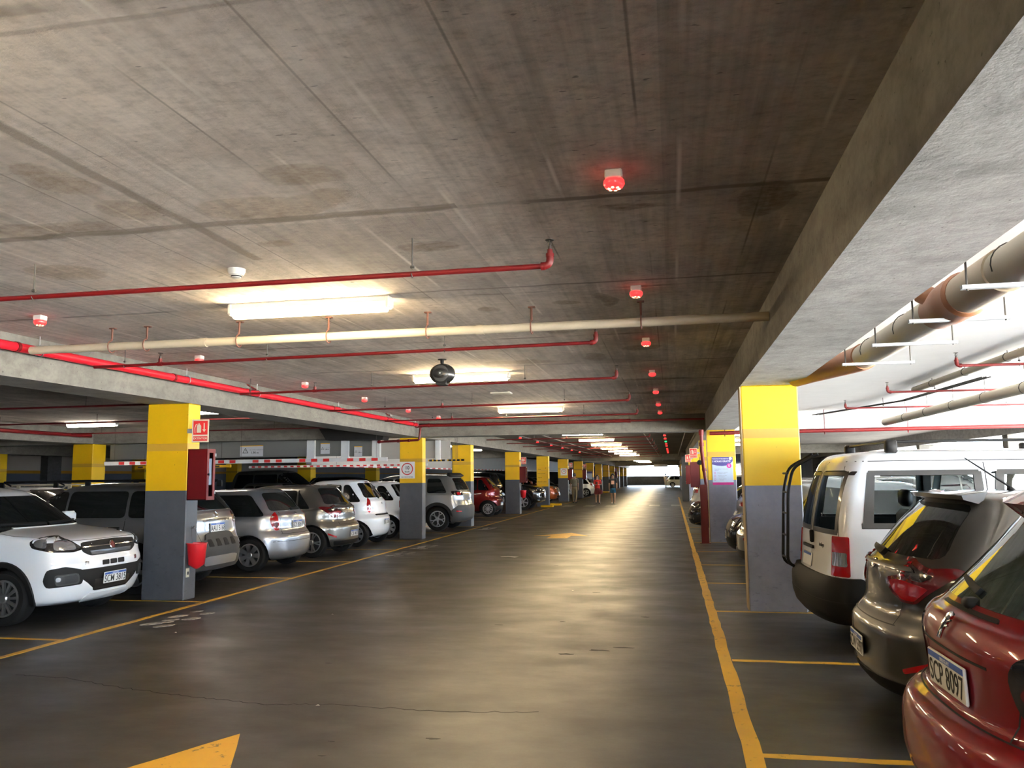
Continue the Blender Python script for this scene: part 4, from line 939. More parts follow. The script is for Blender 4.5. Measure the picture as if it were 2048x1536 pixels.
# white fascia and hanging tubes between second and third pillar
board('fascia_panel', -8.3, -6.2, 2.14, ZS - .01, 22.6, 'panel_white', 'pale fascia panel behind the speed sign pillar')
t = MB().box((-6.62, 22.5, 2.1), (-6.48, 22.58, ZS)).build('header_post', M['paper_white']); tag(t, 'white post at the right end of the pale fascia', 'post')
for i, (x0, x1) in enumerate(((-7.12, -6.66), (-6.53, -6.0))):
    t = striped_bar(x0, x1, 23.5, 2.10, .055, 'black and yellow tube hanging on two wires, %s of the pair' % ('left', 'right')[i], cols=('yellow_paint', 'ink_dark'), pattern=[(.03 + k*.13, .03 + k*.13 + .085) for k in range(4)], rnd_=True, name='hanging_tube', cat='height tube')
    pass
board('fascia_wall', -12.2, -12.0, 2.08, ZC, 26, 'panel_white', 'long pale ramp fascia over the left bays beyond the third pillar', th=66)
t = empty('height_bar', (-12.04, 28, 2.052)); tag(t, 'long red and white bar under the pale ramp fascia', 'height bar'); MB().box((0, 0, -.03), (.04, 60, .03)).build('bar', M['paper_white'], t)
for k in range(60): MB().box((-.0 , .3 + k*1.0, -.027), (.045, .8 + k*1.0, .027)).build('stripe', M['red_ink'], t) if k < 40 else None
t = MB().prism([(0, 0), (1.9, -.08), (1.8, -.40), (.25, -.38)], 'Y', 0, .45).build('air_duct', M['black_plastic'], None, None, (-9.1, 20.02, 2.98)); tag(t, 'dark sloping sheet duct above the header panels', 'duct')
# pipes over the far left bays
for i, (y, z) in enumerate(((12.5, 2.9), (16.0, 2.9), (19.4, 2.88))):
    t = empty('sprinkler_pipe', (-16, y, z)); tag(t, 'dark red sprinkler pipe over the left rows, %s from the camera' % ordn[i], 'pipe', 'sprinkler pipes over the left rows')
    MB().tube([(0, 0, 0), (8.7, 0, 0), (8.7, 0, .1)], .018, 8).build('pipe', M['red_dark'], t, 50)
    mb = MB(); [rod(mb, x, 0, 0, ZC - z) for x in (1, 3.5, 6, 8)]; mb.build('hangers', M[RODM], t)
t = empty('sprinkler_main_pipe', (-15.95, 5, 2.86)); tag(t, 'thick dark red main pipe along the second left beam', 'pipe'); MB().tube([(0, 0, 0), (0, 15.2, 0)], .05, 12).build('pipe', M['red_dark'], t, 50)
# ------------------------------------------------------------------ things fixed to the pillars
def cabinet(x, y, nx, label, w_=.21, d=.34, z0=1.33, z1=2.02):
    """hose cabinet on the side face of a pillar at x, protruding along nx; glazed door facing the camera-side aisle"""
    t = empty('hose_cabinet', (x, y, z0)); tag(t, label, 'hose cabinet', None); H = z1 - z0; s = nx
    def B(mb, a, b_): # mirrored box
        x0, x1 = sorted((a[0]*s, b_[0]*s)); return mb.box((x0, a[1], a[2]), (x1, b_[1], b_[2]))
    mb = MB(); B(mb, (0, 0, 0), (w_, .012, H)); B(mb, (0, d - .012, 0), (w_, d, H)); B(mb, (0, 0, 0), (w_, d, .012)); B(mb, (0, 0, H - .012), (w_, d, H)); B(mb, (0, 0, 0), (.01, d, H))
    mb.build('case', M['red_dark'], t)
    mb = MB(); q = .05; B(mb, (w_, 0, 0), (w_ + .02, q, H)); B(mb, (w_, d - q, 0), (w_ + .02, d, H)); B(mb, (w_, q, 0), (w_ + .02, d - q, q)); B(mb, (w_, q, H - q), (w_ + .02, d - q, H))
    dr = mb.build('door', M['red_paint'], t)
    g = MB(); B(g, (w_ + .006, q, q), (w_ + .010, d - q, H - q)); g.build('pane', M['cabinet_glass'], dr)
    k = MB(); k.lathe([(.014, 0), (.014, .02), (.002, .022)], 12, ((w_ + .02)*s, .025, H*.5), 'X'); k.build('knob', M['black_plastic'], dr)
    for z in (.08, H - .1): h = MB(); B(h, (w_ + .015, d - .012, z), (w_ + .028, d + .010, z + .04)); h.build('hinge', M['galvanised'], dr)
    mb = MB()
    for k2 in range(5): mb.tube([(w_*.5*s + .012*(k2-2), d*.5 + d*.36*cos(a), H*.62 + .10*sin(a)) for a in [j*pi/8 for j in range(17)]], .011, 6)
    mb.build('hose', M['paper_white'], t, 50)
    return t
def ext_sign(p, nrm, label, w_=.24, h=.31):
    t = sign('extinguisher_sign', p, nrm, w_, h, 'sign_cream' if 'sign_cream' in M else principled('sign_cream', (.72, .66, .50), .5).name, label)
    m_ = w_*.08; flat(t, 'red_field', rect(-w_/2 + m_, -h*.17, w_/2 - m_, h/2 - m_), 'red_ink'); flat(t, 'red_field', rect(-w_/2 + m_, -h/2 + m_, w_/2 - m_, -h*.24), 'red_ink')
    k = w_/.24
    P = [(-.052, -.035), (-.052, .055), (-.04, .072), (-.03, .075), (-.03, .092), (-.012, .092), (-.012, .075), (0, .072), (.010, .055), (.010, -.035)]
    flat(t, 'extinguisher_symbol', [(x*k, y*k + .01*k) for x, y in P], 'sign_cream', .0022)
    flat(t, 'extinguisher_symbol', [(x*k, y*k) for x, y in [(-.045, .098), (-.070, .085), (-.085, .04), (-.078, -.03), (-.070, -.03), (-.074, .04), (-.060, .078), (-.04, .09)]], 'sign_cream', .0022)
    flat(t, 'arrow_symbol', [(x*k, y*k) for x, y in [(.044, .105), (.062, .105), (.062, .02), (.080, .02), (.053, -.02), (.028, .02), (.044, .02)]], 'sign_cream', .0022)
    MB().box((-w_/2 - .07 if nrm[0] > 0 else w_/2 - .02, -.03, -.016), (-w_/2 + .02 if nrm[0] > 0 else w_/2 + .07, .03, -.006)).build('bracket', M['galvanised'], t)
    words(t, 'EXTINTOR', .040*k, 'sign_cream', 0, -h*.335, .0022, bold=.0008)
    return t
principled('sign_cream', (.72, .66, .50), .5)
cabinet(-6.463, 10.10, 1, 'tall red hose cabinet with glass door on the nearest left pillar', w_=.27, d=.20)
ext_sign((-6.28, 10.085, 2.265), (.10, -1, 0), 'red and cream extinguisher sign over the nearest hose cabinet')
# red bucket with conical base on a hook
t = empty('fire_bucket', (-6.36, 10.22, .47)); tag(t, 'red bucket with pointed base hanging on the nearest left pillar', 'bucket')
MB().lathe([(.012, -.06), (.03, -.055), (.105, 0), (.128, .27), (.136, .275), (.136, .285), (.124, .285), (.10, .02), (.02, -.03)], 28).build('pail', M['red_plastic'] if 'red_plastic' in M else principled('red_plastic', (.62, .012, .02), .4, 0, .2), t, 50)
MB().tube([(-.0, -.12, .27), (-.06, -.04, .46), (-.09, 0, .50), (-.06, .04, .46), (0, .12, .27)], .003, 5).build('bail', M['rod_dark'], t)
MB().tube([(-.11, 0, .56), (-.11, 0, .47), (-.07, 0, .48), (-.05, 0, .51)], .006, 6).build('hook', M['rod_dark'], t)
t = MB().bevbox((-6.466, 10.14, .30), (-6.455, 10.21, .42), .003).build('wall_socket', M['sign_cream']); tag(t, 'cream socket plate low on the nearest left pillar', 'socket'); MB().box((-6.455, 10.16, .335), (-6.452, 10.19, .375)).build('socket_face', M['black_plastic'], t)
# speed limit sign
t = sign('speed_sign', (-6.885, 20.79, 1.80), (0, -1, 0), .42, .44, 'paper_white', 'white speed limit sign reading 10 in a red ring on the second left pillar')
def ring(parent, name, cx, cy, r0, r1, mat, z=.0012, n=40):
    V = [(cx + r*cos(2*pi*k/n), cy + r*sin(2*pi*k/n), z) for k in range(n) for r in (r0, r1)]
    F_ = [(2*k, 2*k+1, (2*k+3) % (2*n), (2*k+2) % (2*n)) for k in range(n)]; return link(name, mesh(name, V, F_, M[mat]), parent)
ring(t, 'red_ring', 0, .03, .135, .160, 'red_ink'); words(t, '10', .125, 'ink_dark', 0, .055, bold=.002); words(t, 'Km/h', .06, 'ink_dark', 0, -.045, bold=.001); words(t, 'VELOCIDAD MÁXIMA', .034, 'ink_dark', 0, -.185, bold=.0005)
t = sign('speed_sign', (-6.72, 51.49, 1.85), (0, -1, 0), .42, .44, 'paper_white', 'white speed limit sign on the pillar behind the walking man'); ring(t, 'red_ring', 0, .03, .12, .150, 'red_ink'); words(t, '10', .13, 'ink_dark', 0, .04)
# parking poster on the second right pillar
principled('poster_blue', (.055, .045, .22), .5); principled('poster_pink', (.66, .03, .30), .5); principled('poster_pale', (.62, .72, .86), .5)
t = sign('parking_poster', (1.175, 20.085, 1.675), (0, -1, 0), .48, .66, 'poster_pale', 'white poster headed 2 HORAS GRATIS on the second right pillar', 'poster')
flat(t, 'blue_heading', [(-.24, .33), (.24, .33), (.24, .23), (.17, .16), (.08, .125), (0, .115), (-.12, .125), (-.24, .155)], 'poster_blue'); flat(t, 'pink_footer', rect(-.24, -.33, .24, -.27), 'poster_pink')
flat(t, 'pink_disc', disc(.15, .12, .055), 'poster_pink', .002); flat(t, 'white_disc', disc(.185, .29, .036), 'paper_white', .002); words(t, 'E', .07, 'paper_white', .15, .12, .0024, bold=.002)
words(t, 'PARKING INTELIGENTE', .036, 'paper_white', -.06, .285, bold=.001); words(t, '2 HORAS GRATIS', .056, 'paper_white', -.03, .225, bold=.002)
words(t, 'Disponible las 2 horas gratis', .028, 'ink_grey', -.03, .045); words(t, 'ahora sí', .028, 'poster_blue', -.14, .015)
for k, y in enumerate((-.05, -.125, -.20)):
    flat(t, 'pink_icon', rect(-.20, y - .022, -.165, y + .022), 'poster_pink'); flat(t, 'icon_inside', rect(-.195, y - .016, -.170, y + .016), 'poster_pale', .0016); words(t, ('Ingresá con tu matrícula', 'Registrate en la web', 'Retirá tu vehículo')[k], .024, 'ink_grey', -.01, y + .012); words(t, ('en cualquier acceso', 'o en los puestos', 'sin ticket')[k], .024, 'ink_grey', -.03, y - .014)
# directory panel on the fifth left pillar, notices further on
t = sign('directory_panel', (-6.785, 43.19, 1.58), (0, -1, 0), .62, 1.05, 'yellow_paint', 'yellow directory with dark lines of text on the fifth left pillar'); 
for k, s_ in enumerate(('Salida', 'Supermercado', 'Cajeros', 'Informes y salida')): words(t, s_, .070, 'ink_dark', (-.16, -.05, -.14, -.03)[k], .38 - .22*k); flat(t, 'ruled_line', rect(-.28, .30 - .22*k, .28, .305 - .22*k), 'ink_grey')
words(t, 'P', .10, 'ink_dark', .18, .43)
t = sign('directory_panel', (-6.785, 76.99, 1.7), (0, -1, 0), .62, .95, 'yellow_paint', 'far yellow directory panel behind the two walking women'); [flat(t, 'ruled_line', rect(-.24, .3 - .2*k, .2, .33 - .2*k), 'ink_grey') for k in range(4)]
t = sign('parking_poster', (-6.77, 68.49, 1.62), (0, -1, 0), .45, .66, 'poster_pale', 'poster with dark blue heading on a far left pillar', 'poster'); flat(t, 'blue_heading', rect(-.225, .16, .225, .33), 'poster_blue')
# cabinets and signs on the further pillars
for i, y in ((3, 34.8), (5, 51.5), (6, 60.0), (10, 94.0)):
    cabinet(-6.463, y, 1, 'red hose cabinet on the %s left pillar from the camera' % ordn[i], w_=.26, d=.36)
    ext_sign((-6.28, y - .02, 2.27), (.05, -1, 0), 'small extinguisher sign on the %s left pillar from the camera' % ordn[i])
t = copy_tree(bpy.data.objects['fire_bucket']); t.location = (-6.33, 34.9, .72); t['label'] = 'red bucket hanging beside the black pickup truck'
for i, y in ((2, 26.1), (3, 34.8)):
    cabinet(.833, y, -1, 'red hose cabinet on the %s right pillar, seen behind the riser' % ordn[i], w_=.26, d=.36, z0=1.2, z1=1.98)
    ext_sign((.66, y - .02, 2.26), (-.05, -1, 0), 'extinguisher sign on the %s right pillar from the camera' % ordn[i])
# kerb stops, far signs, litter
for x, y, lab in ((-6.42, 42.3, 'nearer yellow kerb stop at the crosswalk'), (-6.3, 44.6, 'further yellow kerb stop at the crosswalk'), (-6.2, 77.5, 'far yellow kerb stop beyond the walking women')):
    t = MB().bevbox((x - .33, y - .1, 0), (x + .33, y + .1, .11), .025).build('kerb_stop', M['yellow_paint']); tag(t, lab, 'kerb stop')
    for sx_ in (-.2, .2): MB().lathe([(.02, .105), (.02, .113), (.002, .114)], 10, (x + sx_, y, 0)).build('bolt', M['rod_dark'], t)
t = sign('hanging_sign', (-1.2, 90, 2.58), (0, -1, 0), 1.5, .26, 'board_paper', 'pale direction sign hanging over the far end of the aisle'); words(t, 'SALIDA', .16, 'ink_grey', 0, 0)
for x in (-.6, .6): MB().tube([(x, .12, -.01), (x, .5, -.01)], .008, 6).build('hanger_rod', M['rod_dark'], t)
t = sign('notice', (-7.0, 20.47, 2.92), (.3, -1, 0), .18, .12, 'paper_white', 'small white notice on the cross beam above the speed sign pillar'); words(t, 'P1', .06, 'ink_grey', 0, 0)
def litter(x, y, pts, label, h=.012):
    mb = MB(); n = len(pts); V = [(x, y, h)] + [(x + a, y + b_, .003 + .006*(k % 2)) for k, (a, b_) in enumerate(pts)]
    mb.add(V, [(0, 1 + k, 1 + (k+1) % n) for k in range(n)]); o = mb.build('paper_scrap', M['paper_white']); tag(o, label, 'litter')
litter(-3.25, 16.3, [(-.2, .02), (-.05, .07), (.1, .04), (.2, -.04), (.12, -.10), (-.02, -.05), (-.15, -.05)], 'torn white paper lying mid aisle beyond the nearest arrow')
for k, (px_, py_) in enumerate(((-2.52, 5.62), (-4.0, 9.3), (-1.42, 11.6), (-5.2, 8.0))): litter(px_, py_, [(-.015, 0), (0, .012), (.018, .004), (.008, -.012)], ('tiny pale scrap on the floor above the nearest arrow', 'tiny pale scrap on the floor left of the aisle middle', 'tiny pale scrap on the floor near the lamp reflections', 'tiny pale scrap beside the left aisle line')[k], .006)

# ------------------------------------------------------------------ people
principled('skin', (.42, .24, .16), .5); principled('hair', (.02, .013, .010), .5); principled('khaki', (.20, .155, .085), .8); principled('khaki_shirt', (.16, .155, .115), .8)
principled('cloth_red', (.55, .03, .02), .8); principled('cloth_maroon', (.12, .012, .014), .8); principled('cloth_black', (.012, .012, .013), .8); principled('cloth_blue', (.02, .12, .22), .8); principled('cloth_pale', (.55, .52, .44), .8); principled('print_peach', (.75, .42, .28), .7)
def skin_mesh(name, P, E, R_, mat, sub=2, root=0):
    me = bpy.data.meshes.new(name); me.from_pydata(P, E, []); o = bpy.data.objects.new(name, me); C.objects.link(o)
    md = o.modifiers.new('s', 'SKIN'); me = o.data
    if not me.skin_vertices: 
        bm = bmesh.new(); bm.from_mesh(me); bm.verts.layers.skin.verify(); bm.to_mesh(me); bm.free()
    for i, r in enumerate(R_): me.skin_vertices[0].data[i].radius = r if isinstance(r, tuple) else (r, r)
    for i in range(len(R_)): me.skin_vertices[0].data[i].use_root = (i == root)
    m2 = o.modifiers.new('b', 'SUBSURF'); m2.levels = sub
    dg = bpy.context.evaluated_depsgraph_get(); dg.update(); out = bpy.data.meshes.new_from_object(o.evaluated_get(dg)); bpy.data.objects.remove(o)
    out.materials.clear(); out.materials.append(M[mat]); smooth(out); out.name = name; return out
def person(loc, rz, label, h=1.65, stride=.16, armL=None, armR=None, top='cloth_black', bottom='cloth_blue', kind='shorts', hairlen=0, shoes='cloth_black', skirt=False, group=None, female=True):
    """faces local -y; left is +x"""
    t = empty('person', loc, rz); tag(t, label, 'person', group); k = h/1.70; P = []; E = []; R_ = []
    def v(x, y, z, r, parent=None): P.append((x*k, y*k, z*k)); R_.append((r[0]*k, r[1]*k) if isinstance(r, tuple) else r*k); (E.append((parent, len(P)-1)) if parent is not None else None); return len(P)-1
    sh = .165 if female else .19
    pel = v(0, 0, .92, (.13, .10)); wai = v(0, 0, 1.06, (.115, .085), pel); che = v(0, .0, 1.25, (.14, .10), wai); ush = v(0, .005, 1.38, (.10, .075), che); nek = v(0, .0, 1.455, .05, ush); hd0 = v(0, -.012, 1.525, (.068, .078), nek); hd1 = v(0, -.012, 1.61, (.082, .098), hd0); v(0, -.005, 1.68, (.060, .072), hd1)
    def leg(s, st):
        a = v(s*.085, 0, .86, (.088, .088), pel); b_ = v(s*.095, -st*.45, .48, (.058, .06), a); 
        c = v(s*.09, -st*1.0 + (.10 if st < 0 else .0), .10 if st > 0 else .13, .036, b_); d = v(s*.095, -st*1.0 - .05 + (.1 if st < 0 else 0), .04, (.038, .035), c); v(s*.10, -st - .15 + (.1 if st < 0 else 0), .03, (.036, .022), d); return a, b_, c, d
    L_ = leg(1, stride); R2 = leg(-1, -stride)
    def arm(s, el, wr):
        a = v(s*sh, .0, 1.385, .048, ush); e = v(*el, .036, a); w_ = v(*wr, .025, e)
        dx, dy, dz = [wr[i] - el[i] for i in range(3)]; L3 = sqrt(dx*dx + dy*dy + dz*dz); u = (dx/L3, dy/L3, dz/L3)
        pm = v(wr[0] + u[0]*.055, wr[1] + u[1]*.055, wr[2] + u[2]*.055, (.022, .032), w_)
        for i, (o, fl) in enumerate(((-.027, .070), (-.009, .08), (.009, .075), (.026, .06))):
            b_ = v(wr[0] + u[0]*.095, wr[1] + u[1]*.095 + o, wr[2] + u[2]*.095, .008, pm); v(wr[0] + u[0]*(.095 + fl) - s*.015, wr[1] + u[1]*(.095 + fl) + o*1.1, wr[2] + u[2]*(.095 + fl), .0065, b_)
        tb = v(wr[0] + u[0]*.04, wr[1] + u[1]*.04 - .035, wr[2] + u[2]*.04, .011, pm); v(wr[0] + u[0]*.085, wr[1] + u[1]*.085 - .055, wr[2] + u[2]*.085, .008, tb)
        return a, e, w_
    aL = armL or ((.218, .0, 1.12), (.222, -.08, .88)); aR = armR or ((-.218, .03, 1.12), (-.220, .06, .88))
    A1 = arm(1, *aL); A2 = arm(-1, *aR)
    link('body', skin_mesh('body', P, E, R_, 'skin'), t)
    def sub(name, idx, ex, mat, extra=None, cut=1.0):
        """clothing: the same joints, a little wider; idx are chains of joints"""
        PP = []; EE = []; RR = []; mp = {}
        for ch in idx:
            prev = None
            for it in ch:
                key = it if isinstance(it, int) else tuple(it)
                if key not in mp:
                    if isinstance(it, int): p, r = P[it], R_[it]
                    else: a, b_, f = it; p = tuple(P[a][q] + (P[b_][q] - P[a][q])*f for q in range(3)); ra = R_[a] if isinstance(R_[a], tuple) else (R_[a],)*2; rb = R_[b_] if isinstance(R_[b_], tuple) else (R_[b_],)*2; r = tuple(ra[q] + (rb[q] - ra[q])*f for q in range(2))
                    r = r if isinstance(r, tuple) else (r, r); mp[key] = len(PP); PP.append(p); RR.append((r[0] + ex*k, r[1] + ex*k))
                if prev is not None: EE.append((prev, mp[key]))
                prev = mp[key]
        o = link(name, skin_mesh(name, PP, EE, RR, mat), t); return o
    long_ = kind == 'trousers'
    shirt_ = sub('shirt', [[wai, che, (che, ush, .9), (ush, nek, .25)], [(che, ush, .9), A1[0], (A1[0], A1[1], .85 if female else .9)], [(che, ush, .9), A2[0], (A2[0], A2[1], .85 if female else .9)]], .017, top)
    def wrap(o, prof):
        mb = MB(); mb.lathe([(r*k, z*k) for r, z in prof], 24, caps=False); mb.V = [Vector((q.x, q.y*.74 - .004, q.z)) for q in mb.V]
        bm = bmesh.new(); bm.from_mesh(o.data); n = [bm.verts.new(q) for q in mb.V]; [bm.faces.new([n[i] for i in f]) for f in mb.F]; bmesh.ops.recalc_face_normals(bm, faces=bm.faces); bm.to_mesh(o.data); bm.free(); smooth(o.data)
    wd = 1.0 if female else 1.06
    wrap(shirt_, [(.150*wd, .885 if kind != 'trousers' else .96), (.160*wd, .90 if kind != 'trousers' else .965), (.158*wd, .97), (.140*wd, 1.07), (.152*wd, 1.18), (.160*wd, 1.28), (.140*wd, 1.37), (.085*wd, 1.43), (.055, 1.445)])
    low_ = None if skirt else sub('trousers' if long_ else 'shorts', [[(pel, wai, .6), pel, L_[0], L_[1], (L_[1], L_[2], .95)] if long_ else [(pel, wai, .5), pel, L_[0], (L_[0], L_[1], .75)], [pel, R2[0], R2[1], (R2[1], R2[2], .9)] if long_ else [pel, R2[0], (R2[0], R2[1], .75)]], .014, bottom)
    if not skirt: wrap(low_, [(.10, .78), (.152, .80), (.156, .88), (.146, .97), (.135, 1.0)])
    if skirt:
        mb = MB(); mb.lathe([(.12*k, 1.10*k), (.15*k, .95*k), (.19*k, .75*k), (.22*k, .56*k), (.20*k, .56*k), (.14*k, .94*k)], 22, caps=False); mb.V = [Vector((q.x, q.y*.8, q.z)) for q in mb.V]; mb.build('dress_skirt', M[bottom], t, 60)
    for ft in (L_, R2):
        p = P[ft[3]]; mb = MB(); mb.bevbox((p[0] - .045*k, p[1] - .15*k, 0), (p[0] + .045*k, p[1] + .10*k, .075*k), .03*k); mb.build('shoe', M[shoes], t, 60)
    hz = 1.62*k; mb = MB(); mb.lathe([(.002, .142), (.055, .132), (.092, .09), (.106, .03), (.106, -.02), (.08, -.06)], 20, caps=False)
    mb.V = [Vector((q.x*.92*k, (q.y*1.05 + .022)*k, q.z*k + hz - .02)) for q in mb.V]
    if hairlen:
        m3 = MB(); m3.tube([(0, .04*k, hz + .04), (0, .065*k, hz - .06), (0, .075*k, hz - .06 - hairlen*.5), (0, .06*k, hz - .06 - hairlen)], [.09*k, .105*k, .115*k, .08*k], 14); mb.add(m3.V, m3.F)
        for sg in (1, -1): m3 = MB(); m3.tube([(sg*.07*k, .0, hz + .03), (sg*.085*k, .0, hz - .06), (sg*.085*k, -.02, hz - .06 - hairlen*.7)], [.034*k, .044*k, .030*k], 10); mb.add(m3.V, m3.F)
    mb.build('hair', M['hair'], t, 60)
    for sg in (1, -1):
        MB().lathe([(.008*k, -.001), (.006*k, .002), (.001, .003)], 10).build('eye', M['paper_white'], t).matrix_local = face_matrix(Vector((sg*.03*k, -.098*k, 1.625*k)), (0, -1, 0))
        MB().lathe([(.0045*k, .002), (.001, .004)], 8).build('pupil', M['ink_dark'], t).matrix_local = face_matrix(Vector((sg*.03*k, -.099*k, 1.625*k)), (0, -1, 0))
        MB().tube([(sg*.080*k, .0, 1.60*k), (sg*.088*k, .008*k, 1.62*k), (sg*.084*k, .01*k, 1.645*k)], .010*k, 8).build('ear', M['skin'], t, 60)
    MB().tube([(0, -.098*k, 1.63*k), (0, -.118*k, 1.60*k), (0, -.10*k, 1.592*k)], [.006*k, .012*k, .008*k], 8).build('nose', M['skin'], t, 60)
    MB().tube([(-.022*k, -.088*k, 1.565*k), (0, -.097*k, 1.563*k), (.022*k, -.088*k, 1.565*k)], .005*k, 6).build('mouth', M['red_dark'], t, 60)
    return t, k
t, k = person((-5.72, 48.6, 0), pi, 'man in khaki trousers and grey-green shirt walking away from the camera', 1.72, .12, top='khaki_shirt', bottom='khaki', kind='trousers', female=False)
mb = MB().lathe([(.160*k, .965*k), (.172*k, .968*k), (.170*k, .995*k), (.158*k, .998*k)], 24, caps=False); mb.V = [Vector((q.x, q.y*.76 - .004, q.z)) for q in mb.V]; mb.build('belt', M['cloth_black'], t)
t, k = person((-4.22, 47.0, 0), .12, 'woman in a red top and dark red dress looking down at her phone', 1.62, .12, armL=((.22, -.02, 1.12), (.09, -.22, 1.15)), armR=((-.22, -.02, 1.12), (-.09, -.22, 1.15)), top='cloth_red', bottom='cloth_maroon', skirt=True, hairlen=.24)
p = MB().bevbox((-4.22 - .036, 46.70, 1.10), (-4.22 + .036, 46.71, 1.24), .004).build('phone', M['black_gloss']); tag(p, 'dark mobile phone held by the woman in red', 'phone')
p = empty('handbag', (-4.02, 46.87, .55)); tag(p, 'dark red handbag hanging at the side of the woman in red', 'bag'); MB().bevbox((-.09, -.14, 0), (.09, .14, .24), .05).build('bag_body', M['cloth_maroon'], p, 50); MB().tube([(0, -.1, .22), (-.03, -.04, .62), (-.03, .04, .62), (0, .1, .22)], .008, 6).build('strap', M['cloth_black'], p)
t, k = person((-3.33, 46.9, 0), 0, 'long-haired woman in black T-shirt and blue shorts walking towards the camera', 1.68, .13, hairlen=.22, shoes='cloth_pale')
sp_ = MB().bevbox((-.085, -.134, 1.10), (.085, -.116, 1.30), .004).build('shirt_print', M['print_peach'], t)
t, k = person((-.84, 104.5, 0), pi*.95, 'distant figure in pale clothes near the bright end of the aisle', 1.72, .12, top='cloth_pale', bottom='cloth_pale', kind='trousers', female=False)
# ------------------------------------------------------------------ the parked cars
def rear_basic(c, tail, zplate=.80, text='', tmat='lamp_red', handle=None, pmode='B', bumper=None, wiper=True, tl_inner=None, pw=.38):
    c.both('tail_light', tail, 'WB', tmat)
    if tl_inner: c.both('tail_lens', tl_inner, 'WB', 'lamp_clear', off=.007)
    if text is not None: c.plate('B', 0, zplate, text, pw)
    if wiper:
        z0 = c.rows[9][5] + .03
        c.patch('rear_wiper', [(-.03, z0), (.34, z0 + .05), (.34, z0 + .065), (-.03, z0 + .03)], 'B', 'black_plastic', off=.02, ch=0)
def front_basic(c, head, grille, plate_z=.45, text=None, lower=None, fog=True, glass='lamp_clear'):
    c.both('headlight', head, 'WF', 'lamp_smoke'); cx = sum(p[0] for p in head)/len(head); cz = sum(p[1] for p in head)/len(head)
    c.both('headlight_reflector', [(cx + (u-cx)*.72, cz + (v-cz)*.62) for u, v in head], 'WF', glass, off=.008)
    c.patch('grille', grille, 'F', 'black_plastic', off=.005)
    if lower: c.patch('lower_grille', lower, 'F', 'black_plastic', off=.005)
    if text is not None: c.plate('F', 0, plate_z, text, .38)
def generic_seams(c, side='R', doors=(-.98, .02, 1.0), zt=None):
    zt = zt or c.rows[8][3] + .02; zb = c.rows[1][3] + .06; it = []
    for x in doors: it.append(([(x, zb + (.3 if x in (doors[0],) else 0)), (x, zt)], side))
    it.append(([(doors[0], zb), (doors[-1], zb)], side)); c.seams(it)

# -- A: white compact hatch, nose to the aisle, nearest on the left
UNO = [(.20,.26,.50,.22,.86,.22,.16,.50),(.25,.10,.52,.25,.95,.27,.05,.5),(.36,.03,.52,.36,.985,.38,0,.46),(.50,0,.52,.50,1,.56,0,.46),
       (.64,.0,.5,.62,1,.66,.04,.45),(.74,.03,.5,.74,.995,.74,.07,.44),(.85,.05,.5,.86,.985,.88,.08,.42),(.93,.12,.5,.93,.975,.98,.09,.40),(.985,.40,.52,.985,.96,1.04,.11,.38),
       (1.04,.86,.52,1.02,.94,1.08,.14,.36),(1.08,.95,.48,1.06,.915,1.12,.17,.34),(1.28,1.27,.44,1.26,.85,1.28,.28,.30),(1.43,1.53,.42,1.40,.79,1.44,.38,.28),
       (1.48,1.68,.40,1.46,.73,1.49,.42,.26),(1.515,1.9,.38,1.505,.6,1.51,.6,.26),(1.53,2.1,.3,1.525,.35,1.525,1.0,.3),(1.535,2.2,.2,1.53,.02,1.53,1.1,.2)]
c = Car('car', 'white compact hatchback nosing out on the far left, plate SCM 3815', UNO, 3.80, 1.66, 1.55, 'paint_white', (-6.60 - 1.90, 8.86, 0), 0, wb=2.38, rw=.305, fo=.80, q=12, sub=4, nf=3.0)
c.windows(sides='R', split=(-.02, -.98), glass='glass_dark'); c.wheels('many', 'alloy'); c.mirrors(); c.arches()
hd = [(.44, .83), (.60, .80), (.86, .81), (1.10, .86), (1.14, .93), (1.04, .985), (.80, .98), (.62, .93)]
c.both('headlight', hd, 'WF', 'lamp_smoke', off=.006)
c.both('headlight_reflector', [(.56, .83), (.84, .83), (.86, .93), (.70, .945), (.58, .89)], 'WF', 'lamp_clear', off=.010)
c.both('indicator_lens', [(.92, .85), (1.06, .875), (1.09, .93), (1.02, .955), (.93, .94)], 'WF', 'lamp_clear', off=.010)
c.patch('upper_grille', [(-.47, .80), (-.36, .745), (.36, .745), (.47, .80), (.47, .90), (.12, .915), (-.12, .915), (-.47, .90)], 'F', 'black_plastic', off=.004)
c.patch('grille_mesh', [(-.34, .755), (.34, .755), (.36, .80), (-.36, .80)], 'F', 'black_gloss', off=.008, ch=0)
c.patch('chrome_bar', [(-.46, .842), (.46, .842), (.46, .852), (-.46, .852)], 'F', 'chrome', off=.010, ch=0)
c.badge('F', 0, .845, .052, 'chrome'); p, n = c.at('F', 0, .845, .012); b_ = MB().lathe([(.038, 0), (.036, .006), (.002, .007)], 20).build('badge_face', M['red_dark'], c.root); b_.matrix_local = face_matrix(p, n)
for k in range(3): c.patch('bumper_slot', [(-.20 + .135*k, .625), (-.085 + .135*k, .625), (-.085 + .135*k, .68), (-.20 + .135*k, .68)], 'F', 'black_plastic', off=.004, ch=.3)
c.patch('lower_grille', [(-.52, .50), (-.33, .49), (-.30, .34), (.30, .34), (.33, .49), (.52, .50), (.52, .60), (-.52, .60)], 'F', 'black_plastic', off=.004)
c.patch('grille_mesh', [(-.29, .36), (.29, .36), (.31, .47), (-.31, .47)], 'F', 'black_gloss', off=.007, ch=.5)
c.both('fog_lamp_bezel', [(.48, .44), (.90, .42), (.94, .50), (.90, .62), (.70, .65), (.48, .60)], 'WF', 'black_plastic', off=.006)
